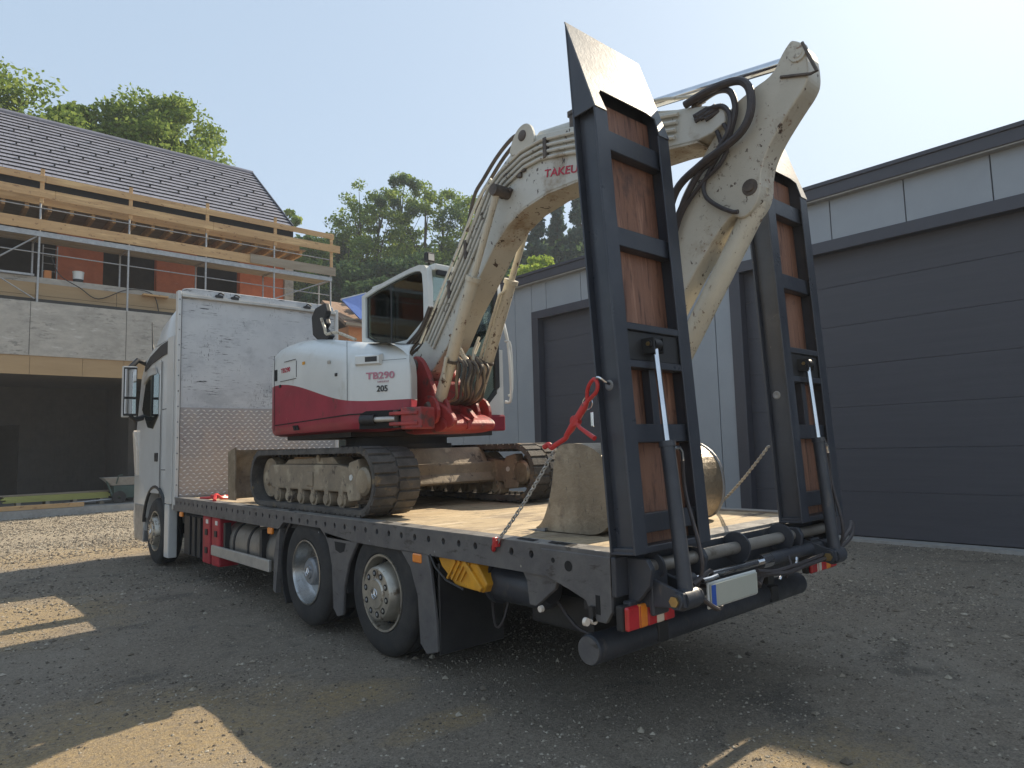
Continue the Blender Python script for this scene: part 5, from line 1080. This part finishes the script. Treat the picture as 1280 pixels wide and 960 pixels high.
ac = cyl((1.08,1.57,4.19),(1.08,-.72,3.86),.44,.06,.034,EX, mb='boomside', mr='chrome'); ac.name = 'arm_cylinder'
E_('cylinder_bracket', MB().box(1.0,1.02,1.06,1.10,4.08,4.21).box(1.0,1.05,1.04,1.12,4.19,4.24), 'hosed', ac, bevel=.004, kind='stuff')
E_('cylinder_pipe', MB().path([(1.02,.40,4.02),(1.0,.2,3.96),(.99,-.05,3.87),(.98,-.18,3.83)], .012, 7).path([(1.02,.55,3.98),(1.0,.3,3.9),(1.0,.1,3.83),(.97,-.02,3.79)],.011,7), 'cream', ac, smooth=True, kind='stuff')
# arm hoses
HS = [([(-.0,3.81),(-.14,3.83),(-.29,3.83),(-.40,3.80),(-.455,3.72),(-.45,3.58),(-.38,3.48),(-.24,3.42),(-.09,3.37),(.10,3.26),(.2,3.0),(.24,2.7)], .026, .93),
      ([(-.10,3.80),(-.22,3.82),(-.31,3.78),(-.34,3.68),(-.32,3.58),(-.26,3.46),(-.16,3.38),(-.06,3.33),(.10,3.12),(.2,2.9)], .02, .955),
      ([(-.20,3.66),(-.27,3.55),(-.26,3.42),(-.20,3.34),(-.08,3.27),(.08,3.12),(.18,2.9)], .014, .965),
      ([(-.18,3.62),(-.22,3.45),(-.12,3.32),(-.08,3.24),(-.10,3.16),(-.18,3.08),(-.27,3.02),(-.31,3.01)], .014, .97),
      ([(-.16,3.72),(-.26,3.70),(-.31,3.62),(-.29,3.52),(-.22,3.44)], .016, .94)]
for pts, r_, x in HS: E_('arm_hose', MB().path([(x,y,z) for y,z in pts], r_, 9, sm=6), 'hose', arm, smooth=True)
for k in range(8): 
    y, z = -.06-.03*(k%4)+rng.uniform(-.02,.02), 3.70-.03*(k//4)+rng.uniform(-.02,.02)
    E_('fitting', MB().tube((.935,y,z),(.96,y-.09,z+.03),.016,7), 'hose', arm)
for k in range(7):
    y, z = -.07+rng.uniform(-.05,.04), 3.81+rng.uniform(-.03,.03); E_('fitting', MB().tube((.96,y,z),(.99,y-.05,z+.02),.016,7), 'hosed', arm)
# --- bucket lying on the deck
bo = chaikin([(1.13,1.025),(1.02,1.07),(.93,1.28),(.89,1.50),(.86,1.60),(.74,1.62),(.56,1.60),(.40,1.48),(.36,1.28),(.40,1.12),(.50,1.03),(.70,1.025)], 2)
bo_in = [(.72+(y-.72)*.93, 1.3+(z-1.3)*.93) for y,z in bo]
bk_ = E_('bucket', MB().prism(bo, 'x', .50, .525), 'bucket', smooth=True)
E_('bucket_side', MB().prism(bo, 'x', 1.725, 1.75), 'bucket', bk_, smooth=True)
sh = MB(); nb_ = len(bo)
st_ = [i for i in range(nb_) if not (bo[i][0] > .87 and bo[i][1] > 1.04)]
# shell follows top, back and bottom (open towards the headboard)
order = sorted(range(nb_), key=lambda i: i); start = max(range(nb_), key=lambda i: bo[i][0]); seq = [bo[(start-1-k) % nb_] for k in range(nb_)]
seq = [p for p in seq if not (p[0] > .84 and p[1] > 1.05 and p[1] < 1.58)]
for i in range(len(seq)-1):
    (a0,a1),(b0,b1) = seq[i],seq[i+1]
    if math.hypot(b0-a0,b1-a1) > .4: continue
    sh.add([(.525,a0,a1),(1.725,a0,a1),(1.725,b0,b1),(.525,b0,b1)], [(0,1,2,3)])
E_('bucket_shell', sh, 'bucket', bk_, smooth=True)
E_('cutting_edge', MB().prism([(1.16,1.022),(.98,1.045),(.98,1.022)], 'x', .48, 1.77), 'bare', bk_)
E_('bucket_ears', MB().prism([(.84,1.58),(.88,1.70),(.78,1.72),(.60,1.64),(.58,1.58)], 'x', .98, 1.0).prism([(.84,1.58),(.88,1.70),(.78,1.72),(.60,1.64),(.58,1.58)], 'x', 1.18, 1.2), 'bucket', bk_, kind='stuff')
E_('wear_rim', MB().path([(1.755,y,z) for y,z in bo+[bo[0]]], .012, 6), 'bare', bk_)
# ================================================================== loose things on the truck
def chain_links(a, b, m, parent, link_=.036, r=.0045, wd=.011):
    a = Vector(a); b = Vector(b); L_ = (b-a).length; n = int(L_/(link_*.74)); d = (b-a).normalized(); s0 = d.cross(Vector((0,0,1))).normalized(); s1 = d.cross(s0)
    proto = {}
    for i in range(n):
        c = a+d*(L_*(i+.5)/n)+Vector((0,0,-.02*math.sin(PI*(i+.5)/n)))
        k = i % 2
        if k not in proto:
            w = s0 if k else s1; pts = []
            for t in np.linspace(0, 2*PI, 11)[:-1]: pts.append(d*(math.cos(t)*link_/2)+w*(math.sin(t)*wd))
            pts.append(pts[0]); proto[k] = build('chain_link', MB().path(pts, r, 5, cap=False), m, parent, smooth=True); o = proto[k]
        else: o = link('chain_link', proto[k].data, parent)
        o.location = c
    return n
lb = thing('load_binder', 'red ratchet load binder and chain tying the near ramp down to the side rail', 'load binder', (-.02,.92,.98))
chain_links((-.02,.90,1.01),(-.02,.37,1.57),'chain',lb)
P0, P1, P2, P3 = Vector((-.02,.39,1.59)), Vector((-.02,.26,1.66)), Vector((-.02,.10,1.84)), Vector((-.04,.015,1.935))
build('binder_barrel', MB().path([P0.lerp(P1,.9),P1.lerp(P2,.2),P1.lerp(P2,.85),P2],[.014,.021,.021,.012],12), 'redpaint', lb, smooth=True)
build('ratchet_body', MB().lathe([(-.018,0),(-.018,.032),(.018,.032),(.018,0)], P1.lerp(P2,.42), 'x', 16), 'redpaint', lb, bevel=.003)
build('lever', MB().path([P1.lerp(P2,.42), P1.lerp(P2,.42)+Vector((-.02,-.05,-.04)), P1.lerp(P2,.42)+Vector((-.04,-.17,-.10))],[.013,.011,.014],9), 'redpaint', lb, smooth=True)
build('lower_hook', MB().path([P0+Vector((0,.06,.005)),P0+Vector((0,.02,.02)),P0,P0+Vector((0,-.04,.02)),P1+Vector((0,.02,-.02)),P1],[.016,.02,.014,.016,.018,.014],9,sm=3), 'redpaint', lb, smooth=True)
build('upper_hook', MB().path([P2,P2.lerp(P3,.3)+Vector((0,.02,.02)),P2.lerp(P3,.75)+Vector((0,.03,.02)),P3+Vector((0,.01,.02)),P3+Vector((0,-.01,-.01)),P2.lerp(P3,.7)+Vector((0,-.02,-.02)),P2.lerp(P3,.3)+Vector((0,-.01,-.01)),P2],.011,8,sm=4), 'redpaint', lb, smooth=True)
build('key_ring', MB().path([P2+Vector((0,.035*math.cos(t),-.01+.035*math.sin(t))) for t in np.linspace(0,2*PI,17)], .003, 5), 'chrome', lb)
build('tag', MB().box(-.03,-.02,.055,.075,1.70,1.78), 'chrome', lb, bevel=.003)
build('shackle', MB().path([P3+Vector((.0,.0,.02)),P3+Vector((-.01,-.03,.025)),P3+Vector((.02,-.05,.0)),P3+Vector((.05,-.05,-.01))],.008,7,sm=3), 'chrome', lb, smooth=True)
build('rail_hook', MB().path([(-.02,.89,1.03),(-.025,.915,1.0),(-.022,.93,.965),(-.01,.945,.955)],[.02,.016,.018,.01],9,sm=3).box(-.035,-.005,.885,.925,.985,1.04), 'redpaint', lb, smooth=True, kind='stuff')
rc = thing('tie_down_chain', 'thin steel chain with red hook running from the far ramp down to the bed', 'chain', (2.3,.7,1.03))
chain_links((2.36,.80,1.06),(1.80,.02,1.56),'chain',rc)
build('hook', MB().path([(2.36,.80,1.08),(2.38,.82,1.05),(2.36,.84,1.035)],[.02,.018,.012],8,sm=3), 'redpaint', rc, smooth=True)
st = thing('tie_down_strap', 'crumpled red tie down strap lying on the bed before the headboard', 'strap', (.3,6.8,1.03))
build('webbing', MB().path([(.12,7.1,1.04),(.20,6.9,1.05),(.34,6.85,1.06),(.5,7.1,1.045),(.8,7.4,1.04),(1.2,7.55,1.04)],.02,6,sm=6), 'redpaint', st, smooth=True)
build('webbing', MB().path([(.05,6.35,1.04),(.10,6.5,1.06),(.16,6.62,1.10),(.26,6.7,1.05),(.5,6.8,1.04)],.022,6,sm=6), 'redpaint', st, smooth=True)
build('buckle', MB().box(.10,.17,6.55,6.68,1.05,1.10), 'redbox', st, bevel=.01)
# yellow wheel chock in its holder
wc = thing('wheel_chock', 'yellow plastic wheel chock hanging in its holder under the bed behind the rear wheel', 'wheel chock', (.1,1.3,.75))
cw = build('wedge', MB().prism([(1.62,.84),(1.58,.78),(1.42,.67),(1.12,.66),(1.08,.72),(1.18,.84),(1.45,.86)], 'x', .04, .20), 'yellow', wc, bevel=.008)
for k in range(4): build('rib', MB().beam((.035,1.50-k*.05,.71+k*.0),(.035,1.40-k*.05,.84),.02,.015), 'yellow', wc)
build('handle_rib', MB().beam((.03,1.30,.84),(.03,1.12,.68),.03,.04), 'yellow', wc, bevel=.005)
build('holder_wire', MB().path([(.0,1.66,.86),(-.0,1.60,.78),(.02,1.5,.70),(.02,1.3,.66)],.008,6), 'black', wc)

# ------------------------------------------------------------------ haze
hm = bpy.data.materials.new('haze'); hm.use_nodes = True; N = hm.node_tree.nodes; N.remove(N['Principled BSDF'])
v = N.new('ShaderNodeVolumePrincipled'); v.inputs['Color'].default_value = (.86,.92,1,1); v.inputs['Density'].default_value = .0013; v.inputs['Anisotropy'].default_value = 0
hm.node_tree.links.new(v.outputs[0], N['Material Output'].inputs['Volume']); MT['haze'] = hm
build('haze', MB().box(-905,905,-905,905,-3,30), 'haze', kind='stuff'); tag(bpy.data.objects['haze'], 'thin pale summer haze hanging over the whole yard and hillside', 'haze')
